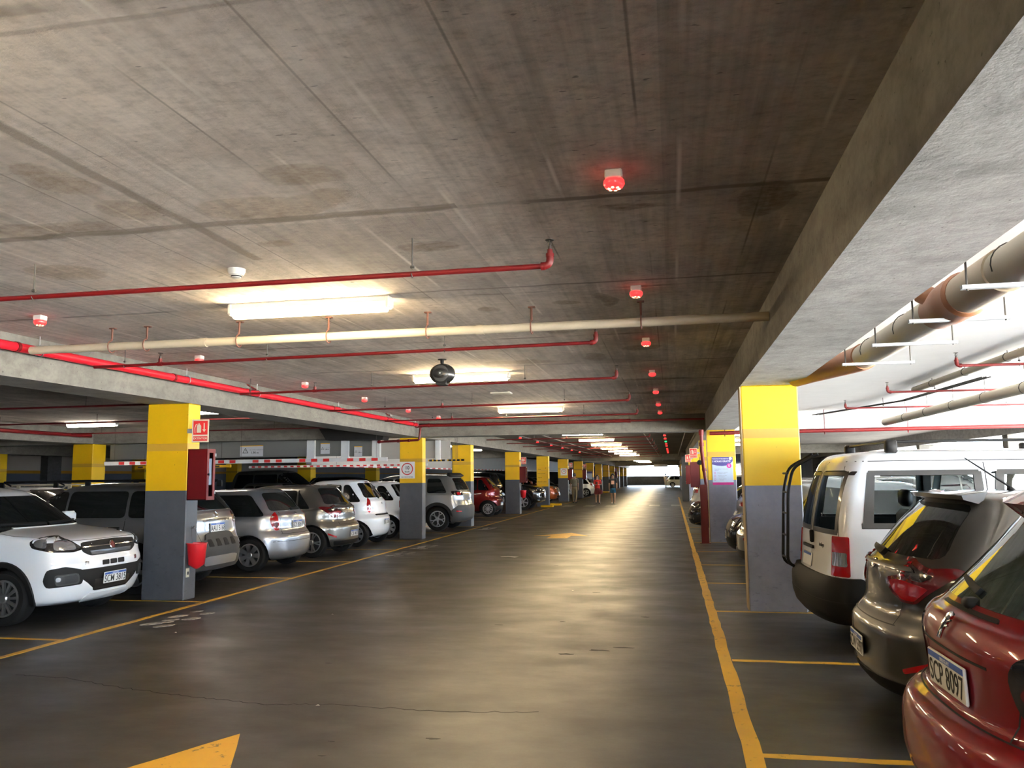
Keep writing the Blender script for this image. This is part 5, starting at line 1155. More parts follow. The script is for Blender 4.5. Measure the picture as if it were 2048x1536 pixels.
c.both('fog_lamp_frame', [(.52, .455), (.80, .44), (.82, .56), (.54, .57)], 'WF', 'grey_plastic', off=.012)
c.both('fog_recess', [(.54, .47), (.785, .455), (.80, .545), (.56, .555)], 'WF', 'black_gloss', off=.016)
c.both('fog_lamp', [(.745, .49), (.80, .485), (.80, .535), (.745, .535)], 'WF', 'lamp_clear', off=.020, ch=.6)
c.both('tow_cover', [(.40, .64), (.455, .64), (.455, .69), (.40, .69)], 'F', 'lamp_clear', off=.004, ch=.4)
c.plate('F', .0, .475, 'SCM 3815', .40, off=.02)
c.patch('skid_trim', [(-.36, .225), (.36, .225), (.40, .27), (.34, .32), (-.34, .32), (-.40, .27)], 'F', 'paint_white', off=.016)
generic_seams(c); c.seam([(.98, 1.02), (1.2, .99), (1.55, .97)], 'R')
c.patch('hood_seam', [(-.55, .925), (.55, .925), (.55, .929), (-.55, .929)], 'F', 'gap', off=.001, ch=0, skirt=.002)
c.handle(-.80, .88, 'R', M['black_plastic']); c.handle(.12, .88, 'R', M['black_plastic'])

# -- B: silver crossover wagon behind the first pillar
WAG = [(.20,.20,.60,.22,.86,.24,.16,.34),(.28,.06,.60,.26,.95,.30,.03,.34),(.42,0,.60,.40,.985,.44,0,.32),(.58,.02,.60,.55,1,.60,-.01,.32),
       (.68,.06,.60,.66,1,.72,.04,.32),(.78,.14,.60,.78,.995,.80,.07,.30),(.88,.3,.58,.88,.98,.90,.08,.30),(.96,.66,.58,.96,.965,.99,.09,.28),
       (1.03,1.05,.56,1.01,.95,1.06,.12,.28),(1.09,1.14,.52,1.06,.925,1.11,.15,.28),(1.28,1.48,.48,1.26,.86,1.28,.30,.27),
       (1.42,1.76,.44,1.39,.79,1.42,.42,.26),(1.48,1.95,.42,1.455,.73,1.48,.46,.25),(1.51,2.1,.40,1.495,.63,1.51,.58,.25),(1.53,2.4,.3,1.525,.38,1.525,1.0,.3),(1.535,2.5,.2,1.53,.02,1.53,1.1,.2)]
c = Car('car', 'silver wagon with rear plastic shield and plate AAU 5168 behind the first left pillar', WAG, 4.20, 1.70, 1.58, 'paint_silver', (-6.68 - 2.1, 11.38, 0), pi, wb=2.47, rw=.31, fo=.85, q=12, sub=4)
c.windows(sides='L', split=(-.05, -1.05), fcut=.12); c.wheels('five', 'alloy'); c.arches(w_=.075)
c.both('tail_light', [(.53, .95), (.90, .93), (.93, .97), (.90, 1.06), (.80, 1.115), (.53, 1.12)], 'WB', 'lamp_darkred')
c.both('tail_lens', [(.55, .955), (.88, .95), (.89, .985), (.55, .985)], 'WB', 'lamp_clear', off=.008, ch=.5)
c.patch('chrome_strip', [(-.34, .985), (.34, .985), (.36, 1.0), (.34, 1.02), (-.34, 1.02), (-.36, 1.0)], 'B', 'chrome', off=.012, ch=.4)
c.badge('B', 0, 1.085, .05, 'chrome'); c.plate('B', .0, .895, 'AAU 5168', .40, off=.01)
c.patch('bumper_shield', [(-.50, .56), (-.44, .50), (.44, .50), (.50, .56), (.52, .70), (.38, .72), (.34, .80), (.20, .83), (-.20, .83), (-.34, .80), (-.38, .72), (-.52, .70)], 'B', 'grey_plastic', off=.030, ch=.6, skirt=.04)
for k in range(4): c.patch('shield_recess', [(-.36 + k*.2, .62), (-.24 + k*.2, .62), (-.24 + k*.2, .72), (-.33 + k*.2, .72)], 'B', 'black_plastic', off=.034, ch=.4)
c.patch('lower_bumper', [(-1.0, .30), (1.0, .30), (1.05, .46), (.9, .54), (-.9, .54), (-1.05, .46)], 'WB', 'grey_plastic', off=.016, ch=.6)
c.patch('skid_plate', [(-.42, .36), (.42, .36), (.46, .47), (.32, .49), (-.32, .49), (-.46, .47)], 'B', 'paint_lightsilver', off=.028)
c.both('exhaust_trim', [(.62, .40), (.80, .41), (.80, .47), (.62, .47)], 'WB', 'chrome', off=.022, ch=.5); c.both('exhaust_recess', [(.645, .415), (.78, .425), (.78, .458), (.645, .458)], 'WB', 'black_gloss', off=.026, ch=.5)
c.both('reflector', [(.62, .60), (.80, .60), (.80, .625), (.62, .625)], 'WB', 'lamp_darkred', off=.006, ch=.3)
p, n = c.at('B', .44, .93, .004); 
generic_seams(c, 'L', (-1.05, -.05, .95)); c.handle(-.9, .93, 'L', M['black_plastic']); c.handle(.15, .93, 'L', M['black_plastic'])
c.seam([(-.62, .60), (-.60, .88), (-.62, 1.10), (-.56, 1.2)], 'WB'); c.seam([(.62, .60), (.60, .88), (.62, 1.10), (.56, 1.2)], 'WB')
c.rails(1.55, -1.55, 1.1, .56, 'black_plastic', .045)
c.patch('sticker', [(.44, .90), (.56, .90), (.56, .915), (.44, .915)], 'B', 'chrome', off=.004, ch=0)

# -- C: silver small hatch
c = Car('car', 'silver small hatchback with tall narrow tail lamps, second rear-out car on the left', HATCH, 3.78, 1.62, 1.43, 'paint_lightsilver', (-6.62 - 1.89, 14.0, 0), pi, wb=2.44, rw=.295, fo=.72, q=12, sub=4, nr=2.5)
c.windows(sides='L', split=(-.15, -1.0), qw=False, glass='glass_dark', rsh=.12); c.wheels('cover', 'alloy')
c.both('tail_light', [(.60, .72), (.72, .70), (.84, .80), (.88, .92), (.80, 1.0), (.70, 1.03), (.66, .98), (.62, .85)], 'WB', 'lamp_red')
c.both('tail_lens', [(.64, .76), (.72, .75), (.78, .82), (.70, .86), (.65, .84)], 'WB', 'lamp_darkred', off=.008)
c.plate('B', .0, .80, 'SCY 8069', .36, off=.01); c.badge('B', 0, .985, .035, 'chrome', 'bowtie')
c.patch('bumper_groove', [(-.80, .515), (.80, .515), (.80, .522), (-.80, .522)], 'WB', 'gap', off=.001, ch=0, skirt=.003)
c.patch('rear_wiper', [(-.35, 1.06), (.02, 1.045), (.05, 1.075), (-.35, 1.078)], 'B', 'black_plastic', off=.02, ch=0)
c.seams([([(-.55, .64), (-.57, .9), (-.53, 1.02)], 'WB'), ([(.55, .64), (.57, .9), (.53, 1.02)], 'WB'), ([(-.55, .645), (.55, .645)], 'B'), ([(-.15, .3), (-.15, .98)], 'L'), ([(.95, .3), (.95, .95)], 'L'), ([(-.15, .3), (.95, .3)], 'L')])
c.seam([(-1.35, .62), (-.2, .60)], 'L'); c.handle(-.0, .82, 'L'); 
t = MB().tube([(.55, .1, 1.45), (.25, .1, 1.78)], .0035, 5).build('aerial', M['black_plastic'], c.root)

# -- D / R2: the two warm grey hatchbacks with pointed tail lamps
def hb(name_label, paint, loc, rz, side, text, zplate=.46, near=False):
    c = Car('car', name_label, HATCH, 3.92, 1.70, 1.47, paint, loc, rz, wb=2.53, rw=.31, fo=.80, q=14, sub=5 if near else 4, nr=2.35)
    c.windows(sides=side, split=(-.10, -1.02), qw=True, rsh=.10, rcut=.50); c.wheels('double' if not near else 'six', 'alloy')
    c.both('tail_light', [(.28, .93), (.36, .85), (.50, .80), (.72, .80), (.92, .90), (1.14, 1.01), (1.10, 1.03), (.86, 1.015), (.54, 1.065), (.44, 1.06), (.46, .965)], 'WB', 'lamp_darkred', off=.006)
    c.both('tail_lens', [(.32, .92), (.40, .855), (.52, .815), (.70, .815), (.87, .90), (.70, .92), (.46, .935)], 'WB', 'lamp_red', off=.0085)
    c.both('tail_smoke', [(.55, .945), (.80, .935), (.92, .975), (.74, 1.0), (.55, 1.03)], 'WB', 'lamp_smoke', off=.0085)
    if near:
        for k in range(4): c.both('light_bar', [(.465, .955 + k*.024), (.53, .955 + k*.024), (.53, .967 + k*.024), (.465, .967 + k*.024)], 'WB', 'lamp_red', off=.012, ch=0)
    c.plate('B', 0, zplate, text, .38, off=.012); c.badge('B', 0, .99, .05, 'chrome', 'oval')
    c.both('reflector', [(.64, .42), (.90, .50), (.88, .455), (.66, .395)], 'WB', 'lamp_red', off=.006, ch=.4)
    # spoiler over the rear window
    z1 = c.rows[13][5]; V = []; Fc = []; n = 13
    for i in range(n):
        y = -.52 + 1.04*i/(n-1); bow = -.10*(abs(y)/.52)**2.5; xr_ = -c.L/2 + .44
        V += [(xr_ + .22 - bow*.3, y, z1 + .004), (xr_ - bow, y, z1 - .008 + bow*.10), (xr_ + .01 - bow, y, z1 - .035 + bow*.10), (xr_ + .16 - bow*.5, y, z1 - .075)]
    for i in range(n - 1):
        for k in range(4): a = i*4; Fc.append((a + k, a + (k+1) % 4, a + 4 + (k+1) % 4, a + 4 + k))
    Fc += [(0, 1, 2, 3), (4*n-1, 4*n-2, 4*n-3, 4*n-4)]
    link('spoiler', mesh('spoiler', V, Fc, M[paint], 40), c.root)
    c.patch('brake_light', [(-.12, z1 - .03), (.12, z1 - .03), (.12, z1 - .02), (-.12, z1 - .02)], 'B', 'lamp_red', off=.03, ch=0)
    c.patch('rear_wiper', [(-.04, 1.045), (.02, 1.04), (.36, 1.07), (.36, 1.085), (.0, 1.085), (-.05, 1.08)], 'B', 'black_plastic', off=.03, ch=.3, skirt=.03)
    c.patch('lip', [(-.56, .985), (.56, .985), (.52, 1.005), (-.52, 1.005)], 'B', paint, off=.02, ch=.3, skirt=.02)
    c.seams([([(-.50, .66), (-.52, .9), (-.48, 1.0)], 'WB'), ([(.50, .66), (.52, .9), (.48, 1.0)], 'WB'), ([(-.50, .66), (.50, .66)], 'B'), ([(-.10, .3), (-.10, .98)], side), ([(-.98, .55), (-1.0, .98)], side), ([(.95, .3), (.95, .95)], side), ([(-.8, .3), (.95, .3)], side)])
    c.patch('lower_valance', [(-.60, .24), (.60, .24), (.66, .33), (-.66, .33)], 'B', 'black_plastic', off=.006)
    c.handle(-.85, .86, side); c.mirrors()
    # shark fin / rod aerial on the roof
    MB().lathe([(.03, 0), (.022, .02), (.008, .03)], 12, (-.95, 0, c.H - .005)).build('aerial_base', M['black_plastic'], c.root, 40)
    MB().tube([(-.95, 0, c.H + .02), (-1.22, 0, c.H + .22)], [.008, .004], 6).build('aerial', M['black_plastic'], c.root)
    return c
c = hb('bronze-grey hatchback with pointed tail lamps, third rear-out car on the left', 'paint_greige', (-6.66 - 1.96, 16.55, 0), pi, 'L', 'SCK 4417')
# -- E: white small hatch
c = Car('car', 'white upright hatchback with tall red tail lamps, left of the speed sign pillar', HATCH, 3.60, 1.60, 1.56, 'paint_white', (-6.86 - 1.8, 19.1, 0), pi, wb=2.42, rw=.29, fo=.70, q=10, nr=2.5)
c.windows(sides='L', split=(-.1, -.95), rsh=.13); c.wheels('cover', 'alloy')
c.both('tail_light', [(.57, .86), (.68, .78), (.76, .82), (.80, .98), (.74, 1.12), (.66, 1.14), (.60, 1.10), (.62, .98)], 'WB', 'lamp_red')
c.both('tail_lens', [(.62, .90), (.70, .88), (.72, .98), (.64, .98)], 'WB', 'lamp_clear', off=.008)
c.plate('B', -.02, .56, 'SBU 3306', .30, off=.01); c.badge('B', 0, 1.0, .03, 'chrome', 'chevron')
c.patch('step_strip', [(-.42, .715), (.42, .715), (.42, .745), (-.42, .745)], 'B', 'black_plastic', off=.012, ch=.3)
c.patch('brake_light', [(-.09, 1.495), (.09, 1.495), (.09, 1.51), (-.09, 1.51)], 'B', 'lamp_red', off=.01, ch=0)
c.patch('rear_wiper', [(-.03, 1.13), (.02, 1.10), (.06, 1.12), (.0, 1.30)], 'B', 'black_plastic', off=.02, ch=.2)
generic_seams(c, 'L'); MB().tube([(1.0, 0, 1.54), (.75, 0, 1.80)], .0035, 5).build('aerial', M['black_plastic'], c.root)
# -- F: white hatch half hidden behind the speed sign pillar
c = Car('car', 'white hatchback mostly hidden behind the speed sign pillar', HATCH, 3.8, 1.62, 1.50, 'paint_white', (-6.95 - 1.9, 21.75, 0), pi, rw=.295); c.windows(sides='L', rsh=.12); c.wheels('cover'); rear_basic(c, [(.58, .8), (.82, .8), (.82, 1.0), (.62, 1.02)], .75, ''); generic_seams(c, 'L')
# -- G: silver large SUV
c = Car('car', 'silver large SUV with dark lower cladding right of the speed sign pillar', SUV, 4.60, 1.84, 1.69, 'paint_silver', (-6.12 - 2.3, 24.75, 0), pi, wb=2.84, rw=.36, fo=.92, q=12, sub=4)
c.windows(sides='L', split=(-.05, -1.1), rcut=.42, rsh=.12); c.wheels('star', 'alloy'); c.arches(w_=.09); c.mirrors()
c.both('tail_light', [(.50, 1.05), (.90, 1.04), (1.10, 1.08), (1.18, 1.18), (.95, 1.19), (.55, 1.16)], 'WB', 'lamp_smoke'); c.both('tail_lens', [(.70, 1.07), (.92, 1.065), (.96, 1.15), (.76, 1.14)], 'WB', 'lamp_red', off=.009)
c.patch('lower_bumper', [(-1.16, .30), (1.16, .30), (1.18, .56), (1.08, .66), (.92, .76), (-.92, .76), (-1.08, .66), (-1.18, .56)], 'WB', 'grey_plastic', off=.014, ch=.6)
c.both('reflector', [(.78, .56), (.98, .57), (.98, .61), (.78, .60)], 'WB', 'lamp_red', off=.02, ch=.3)
c.plate('B', 0, .86, '', .38); c.patch('sill_trim', [(-.98, .27), (.90, .27), (.90, .42), (-.98, .42)], 'L', 'grey_plastic', off=.012, ch=.3); generic_seams(c, 'L', (-1.1, -.05, 1.0)); c.handle(-.9, 1.0, 'L'); c.handle(.1, 1.0, 'L')
c.patch('roof_spoiler', [(-.62, 1.60), (.62, 1.60), (.60, 1.645), (-.60, 1.645)], 'B', 'black_plastic', off=.09, ch=.4, skirt=.10)
# -- H: red small car
c = Car('car', 'small dark red car with high tail lamps, left of the fourth pillar', HATCH, 3.70, 1.64, 1.60, 'paint_kwid', (-6.95 - 1.85, 33.3, 0), pi, rw=.31, nr=2.4); c.windows(sides='L', rsh=.16); c.wheels('many', 'alloy'); rear_basic(c, [(.60, 1.05), (.72, 1.04), (.76, 1.30), (.64, 1.32)], .5, '', tl_inner=[(.64, 1.12), (.70, 1.12), (.72, 1.2), (.65, 1.2)]); generic_seams(c, 'L')
c.patch('lower_bumper', [(-.8, .26), (.8, .26), (.9, .42), (-.9, .42)], 'WB', 'black_plastic', off=.01)
# -- black SUV behind it
c = Car('car', 'tall black SUV behind the small dark red car', SUV, 4.6, 1.86, 1.82, 'paint_black', (-7.6 - 2.3, 37.0 - .1, 0), pi, wb=2.8, rw=.36); c.windows(sides='L'); c.wheels('five'); rear_basic(c, [(.55, .98), (.95, .98), (.98, 1.15), (.6, 1.15)], .8, '')
# -- I: black pickup
c = Car('car', 'black pickup truck with chrome bumper lip nosing out left of the crosswalk', PICK, 5.25, 1.86, 1.80, 'paint_black', (-6.15 - 2.62, 39.85, 0), 0, wb=3.08, rw=.385, fo=.95, q=12, nf=2.8); c.windows(sides='R', split=(.35, -.55), rear=False, fcut=.12, rcut=.3); c.wheels('six', 'alloy'); c.mirrors(); c.arches('black_plastic')
front_basic(c, [(.50, .95), (1.02, .98), (1.06, 1.06), (.80, 1.07), (.50, 1.03)], [(-.42, .86), (.42, .86), (.48, 1.04), (-.48, 1.04)], .62, 'SDA 2290', [(-.5, .42), (.5, .42), (.6, .58), (-.6, .58)])
for z in (.90, .96, 1.01): c.patch('grille_bar', [(-.42, z), (.42, z), (.42, z + .018), (-.42, z + .018)], 'F', 'chrome', off=.014, ch=0)
c.patch('bumper_lip', [(-.9, .42), (.9, .42), (.95, .46), (-.95, .46)], 'WF', 'chrome', off=.02, ch=.3); c.both('fog_bezel', [(.62, .60), (.86, .60), (.86, .78), (.66, .80)], 'WF', 'chrome', off=.012); c.both('fog_recess', [(.65, .62), (.83, .62), (.83, .75), (.68, .77)], 'WF', 'black_plastic', off=.016)
# -- J: orange SUV
c = Car('car', 'burnt orange compact SUV nosing out beyond the crosswalk', SUV, 4.2, 1.78, 1.64, 'paint_orange', (-6.75 - 2.1, 49.5, 0), 0, wb=2.52, rw=.33, fo=.82, nf=2.8); c.windows(sides='R'); c.wheels('double'); c.mirrors()
front_basic(c, [(.50, .84), (.90, .86), (.98, .96), (.60, .95)], [(-.45, .66), (.45, .66), (.5, .88), (-.5, .88)], .5, '', [(-.5, .32), (.5, .32), (.5, .44), (-.5, .44)]); c.both('fog_lamp', [(.66, .5), (.78, .5), (.78, .6), (.66, .6)], 'WF', 'lamp_clear', off=.01)
# -- others down the left row
for (lab, rows, L_, W_, H_, pt, x, y, rz) in (
    ('silver hatchback beyond the orange SUV', HATCH, 4.0, 1.7, 1.5, 'paint_silver', -9.4, 54.3, 0), ('black hatchback behind the walking man', HATCH, 4.0, 1.7, 1.5, 'paint_black', -9.1, 57.4, 0),
    ('white hatchback seen between the man and the woman in red', HATCH, 3.9, 1.68, 1.45, 'paint_white', -7.85, 63.6, pi), ('blue-grey car at the far left end of the aisle', HATCH, 4, 1.7, 1.5, 'paint_bluegrey', -8.9, 100, pi),
    ('pale silver hatchback in the second left row, roof above the white compact', HATCH, 4.1, 1.7, 1.44, 'paint_silver', -13.4, 13.9, 0), ('white estate with roof rails in the second left row', WAG, 4.2, 1.7, 1.50, 'paint_white', -14.2, 16.6, 0),
    ('black hatchback in the second left row, left of the white estate', HATCH, 4.1, 1.7, 1.50, 'paint_black', -20.5, 19.0, 0), ('silver-gold people carrier in the second left row', VAN, 4.3, 1.75, 1.95, 'paint_greige', -15.1, 30.4, 0),
    ('dark SUV in the second left row beyond the people carrier', SUV, 4.4, 1.8, 1.68, 'paint_black', -13.5, 33.6, 0), ('grey hatchback in the second left row behind the silver SUV', HATCH, 4, 1.7, 1.48, 'paint_darkgrey', -13.6, 27.6, 0)):
    c = Car('car', lab, rows, L_, W_, H_, pt, (x, y, 0), rz, q=6, sub=2); c.windows(sides='R' if rz == 0 else 'L'); c.wheels('five')
    if rz == 0: front_basic(c, [(.45, .72), (.85, .74), (.95, .85), (.55, .82)], [(-.4, .6), (.4, .6), (.42, .72), (-.42, .72)], .45, '')
    else: rear_basic(c, [(.5, .85), (.85, .85), (.9, 1.0), (.55, 1.0)], .75, '')
    if 'rails' in lab: c.rails(1.47, -1.4, .9, .56, 'sign_cream', .05)

# -- R1: red hatch in the right foreground
PEU = [(.20,.20,.60,.22,.86,.20,.20,.50),(.25,.06,.62,.24,.95,.27,.09,.52),(.38,0,.62,.36,.985,.40,.01,.52),(.52,.01,.62,.50,1,.55,0,.52),
       (.60,.03,.62,.58,1,.635,.018,.52),(.66,.05,.62,.64,1,.675,.055,.50),(.76,.12,.62,.74,.998,.71,.115,.50),(.84,.28,.60,.84,.985,.80,.125,.48),(.93,.65,.60,.92,.968,.93,.115,.46),
       (1.0,1.05,.60,.98,.945,1.02,.15,.46),(1.06,1.14,.55,1.03,.91,1.065,.21,.44),(1.25,1.45,.50,1.22,.83,1.24,.38,.40),
       (1.38,1.72,.45,1.35,.755,1.375,.50,.36),(1.43,1.90,.42,1.41,.69,1.435,.56,.32),(1.455,2.05,.40,1.445,.60,1.455,.72,.30),
       (1.465,2.3,.3,1.463,.35,1.465,1.1,.3),(1.47,2.4,.2,1.47,.02,1.47,1.2,.2)]
c = Car('car', 'dark red hatchback at the right front edge, plate SCP 8097', PEU, 3.97, 1.74, 1.46, 'paint_red', (.93 + 1.985, 3.62, 0), 0, wb=2.54, rw=.315, fo=.84, q=18, sub=7, nr=2.5)
c.windows(sides='R', rear=False, split=(-.1, -1.02), glass='glass_green'); c.wheels('five', 'alloy')
c.patch('rear_window', [(-.60, 1.075), (.60, 1.075), (.56, 1.28), (.50, 1.41), (-.50, 1.41), (-.56, 1.28)], 'B', 'glass_green', ch=2)
c.both('tail_light', [(.50, .89), (.54, .81), (.66, .74), (.90, .74), (1.08, .86), (1.12, .97), (1.04, 1.02), (.84, 1.01), (.66, .985), (.54, .95)], 'WB', 'lamp_smoke', off=.008)
c.both('tail_lens', [(.58, .86), (.68, .79), (.88, .78), (1.0, .88), (.94, .92), (.74, .92)], 'WB', 'lamp_darkred', off=.012)
c.both('light_guide', [(.72, .925), (.98, .975), (.98, .985), (.72, .94)], 'WB', 'lamp_red', off=.013, ch=.2)
c.plate('B', -.01, .80, 'SCP 8097', .42, .14, off=.012)
c.patch('plate_recess_edge', [(-.36, .895), (.36, .895), (.36, .905), (-.36, .905)], 'B', 'gap', off=.002, ch=0, skirt=.003)
c.badge('B', 0, .985, .05, 'chrome', 'lion')
c.both('bumper_reflector', [(.50, .40), (.78, .44), (.78, .475), (.50, .435)], 'WB', 'lamp_darkred', off=.006, ch=.3)
c.seams([([(-.52, .69), (-.56, .80), (-.60, .90), (-.56, 1.02)], 'WB'), ([(.52, .69), (.56, .80), (.60, .90), (.56, 1.02)], 'WB'), ([(-.95, .688), (.95, .688)], 'WB'), ([(-.10, .3), (-.10, .98)], 'R'), ([(.95, .3), (.95, .95)], 'R')])
c.patch('rear_wiper', [(.0, 1.10), (.28, 1.135), (.28, 1.148), (.0, 1.125)], 'B', 'black_plastic', off=.02, ch=.2, skirt=.012)
p, n = c.at('B', 0, 1.07, .0); MB().bevbox((p.x - .03, -.035, p.z - .015), (p.x + .03, .035, p.z + .03), .012).build('wiper_cover', M['black_plastic'], c.root, 50)
c.patch('window_seal', [(-.30, 1.045), (.30, 1.045), (.28, 1.058), (-.28, 1.058)], 'B', 'black_plastic', off=.006, ch=.2)
c.patch('lower_valance', [(-.62, .23), (.62, .23), (.66, .33), (-.66, .33)], 'B', 'black_plastic', off=.006)
c.patch('roof_spoiler', [(-.54, 1.405), (.54, 1.405), (.52, 1.437), (-.52, 1.437)], 'B', 'paint_red', off=.10, ch=.5, skirt=.11)
c.mirrors()
# -- R2
c = hb('dark grey hatchback between the white van and the dark red hatchback', 'paint_bronze', (1.20 + 1.96, 6.02, 0), 0, 'R', 'SCW 5397', .47, True)
# -- R3: white van
class Van(Car):
    def hollow(s, panes, rear):
        R = catmull([(max(r[0], .62), r[1] + .09, r[2], max(r[3], .62), r[4]*.93, max(r[5], .62), max(r[6], 0) + .07, r[7]) for r in s.rows if r[0] > .55], 2); V = []; n = 0
        R = [tuple(v if i not in (0, 3, 5) else min(v, s.H - .05 - .0) + .0005*k for i, v in enumerate(r)) for k, r in enumerate(R)]
        for r in R:
            h = s.ring(*r, 6); full = h + [(x, -y, z) for x, y, z in reversed(h[1:-1])]; n = len(full); V += full
        Fc = [(i*n+k, i*n+(k+1) % n, (i+1)*n+(k+1) % n, (i+1)*n+k) for i in range(len(R)-1) for k in range(n)] + [tuple(range(n-1, -1, -1)), tuple((len(R)-1)*n + k for k in range(n))]
        mb = MB(); mb.add(V, Fc); me = s.boolean(s.body.data, mb.mesh('inner', M['grey_plastic']))
        mb = MB()
        for poly in panes: mb.prism(roundpoly(poly, .06, 3), 'Y', -1.5, 1.5)
        me = s.boolean(me, mb.mesh('cut', M['black_plastic']))
        mb = MB()
        for poly in rear: mb.prism(roundpoly(poly, .06, 3), 'X', -s.L/2 - .5, -s.L/2 + .6)
        zf0, zf1 = 1.22, 1.66
        mb.prism(roundpoly([(-.66, zf0), (.66, zf0), (.60, zf1), (-.60, zf1)], .06, 3), 'X', .3, s.L/2)
        s.body.data = s.boolean(me, mb.mesh('cut', M['black_plastic'])); smooth(s.body.data, 38)
c = Van('car', 'white panel-sided van with side windows and a black rear ladder, beside the large right pillar', VAN, 4.20, 1.74, 1.82, 'paint_white', (1.26 + 2.1, 8.70, 0), .05, wb=2.69, rw=.32, fo=.80, q=12, sub=4)
side = [[(-1.74, 1.12), (-.72, 1.12), (-.74, 1.60), (-1.66, 1.60)], [(-.64, 1.12), (.62, 1.14), (.56, 1.60), (-.66, 1.60)]]
frnt = [[(.70, 1.14), (1.10, 1.16), (.76, 1.56), (.66, 1.60)]]
rearp = [[(-.72, 1.04), (-.04, 1.04), (-.04, 1.62), (-.65, 1.62)], [(.04, 1.04), (.72, 1.04), (.65, 1.62), (.04, 1.62)]]
c.hollow(side + frnt, rearp)
def ringpoly(poly, k=.07):
    cx = sum(p[0] for p in poly)/len(poly); cz = sum(p[1] for p in poly)/len(poly); return poly
for sd in 'RL':
    for pl in side + frnt: c.patch('side_window', pl, sd, 'glass_clear', off=-.012, ch=1.7, skirt=.004)
    for pl in side:
        x0, x1 = min(p[0] for p in pl), max(p[0] for p in pl); z0, z1 = 1.12, 1.60
        for q in ([(x0 - .03, z0 - .02), (x1 + .01, z0 - .02), (x1 + .01, z0 + .03), (x0 - .03, z0 + .03)], [(x0 + .07, z1 - .03), (x1 - .02, z1 - .03), (x1 - .02, z1 + .015), (x0 + .07, z1 + .015)]): c.patch('window_border', q, sd, 'black_gloss', off=.003, ch=.2, skirt=.015)
        c.patch('window_border', [(x1 - .07, z0), (x1 + .01, z0), (x1 - .0, z1), (x1 - .07, z1)], sd, 'black_gloss', off=.003, ch=.2, skirt=.015)
        c.patch('window_border', [(x0 - .02, z0), (x0 + .07, z0), (x0 + .13, z1), (x0 + .06, z1)], sd, 'black_gloss', off=.003, ch=.2, skirt=.015)
for pl in rearp:
    c.patch('rear_window', pl, 'B', 'glass_clear', off=-.012, ch=1.7, skirt=.004)
    sg = 1 if pl[1][0] > 0 and pl[0][0] > 0 else -1; a, b_ = (pl[0][0], pl[1][0])
    for q in ([(a - .01, 1.04), (b_ + .01, 1.04), (b_ + .01, 1.085), (a - .01, 1.085)], [(a, 1.575), (b_, 1.575), (b_, 1.61), (a, 1.61)], [(a - .015, 1.06), (a + .03, 1.06), (pl[3][0] + .03, 1.60), (pl[3][0] - .015, 1.60)], [(b_ - .03, 1.06), (b_ + .015, 1.06), (pl[2][0] + .015, 1.60), (pl[2][0] - .03, 1.60)]): c.patch('window_border', q, 'B', 'black_gloss', off=.003, ch=.15, skirt=.015)
c.patch('windscreen', [(-.66, 1.22), (.66, 1.22), (.60, 1.66), (-.60, 1.66)], 'F', 'glass_clear', off=-.01, ch=1.7, skirt=.004)
for x in (-.95, .35):
    for y in (-.38, .38):
        MB().bevbox((x - .05, y - .24, .60), (x + .42, y + .24, .78), .05).bevbox((x - .12, y - .23, .70), (x + .02, y + .23, 1.22), .05).bevbox((x - .12, y - .12, 1.25), (x - .03, y + .12, 1.42), .035).build('seat', M['grey_plastic'], c.root, 50)
MB().tube([(.95 + .2*0, -.38 + .17*cos(a), 1.02 + .17*sin(a)) for a in [k*pi/10 for k in range(21)]], .015, 6).build('steering_wheel', M['black_plastic'], c.root, 50)
MB().bevbox((.95, -.78, .70), (1.3, .78, 1.06), .06).build('dashboard', M['black_plastic'], c.root, 50)
c.both('tail_light', [(.70, .68), (.90, .68), (.90, 1.03), (.70, 1.03)], 'WB', 'lamp_red', off=.010, ch=.4)
c.both('tail_lens', [(.72, .77), (.88, .77), (.88, .89), (.72, .89)], 'WB', 'lamp_clear', off=.014, ch=.3)
c.patch('rear_bumper', [(-1.0, .30), (1.0, .30), (1.02, .60), (1.0, .67), (-1.0, .67), (-1.02, .60)], 'WB', 'black_plastic', off=.05, ch=.7, skirt=.08)
c.patch('corner_reflector', [(.92, .35), (.96, .35), (.96, .38), (.92, .38)], 'WB', 'lamp_darkred', off=.055, ch=.2)
c.patch('bumper_step', [(-.95, .46), (.95, .46), (.95, .47), (-.95, .47)], 'WB', 'gap', off=.052, ch=0, skirt=.006)
c.seams([([(0, .66), (0, 1.66)], 'B'), ([(-.76, .66), (-.80, 1.0), (-.74, 1.66)], 'WB'), ([(.76, .66), (.80, 1.0), (.74, 1.66)], 'WB'), ([(-.69, .42), (-.69, 1.68)], 'R'), ([(.66, .42), (.64, 1.6)], 'R'), ([(-.69, .42), (1.0, .42)], 'R'), ([(-1.9, 1.70), (.9, 1.70)], 'R')])
p, n = c.at('B', -.08, .98, .02); MB().bevbox((p.x - .02, -.10, .93), (p.x + .02, -.07, 1.05), .01).build('door_handle', M['black_plastic'], c.root)
p, n = c.at('B', -.38, .93, .002); o = link('lettering', text_mesh('berlingo', .05, M['grey_plastic'], bold=.001), c.root); o.matrix_local = face_matrix(p, n)
c.plate('B', .12, .76, '', .36); c.patch('plate_light_bar', [(-.1, .87), (.34, .87), (.34, .90), (-.1, .90)], 'B', 'black_plastic', off=.02, ch=.3)
c.patch('latch_plate', [(1.02, 1.26), (1.12, 1.26), (1.12, 1.35), (1.02, 1.35)], 'WB', 'paint_lightsilver', off=.008, ch=.2)
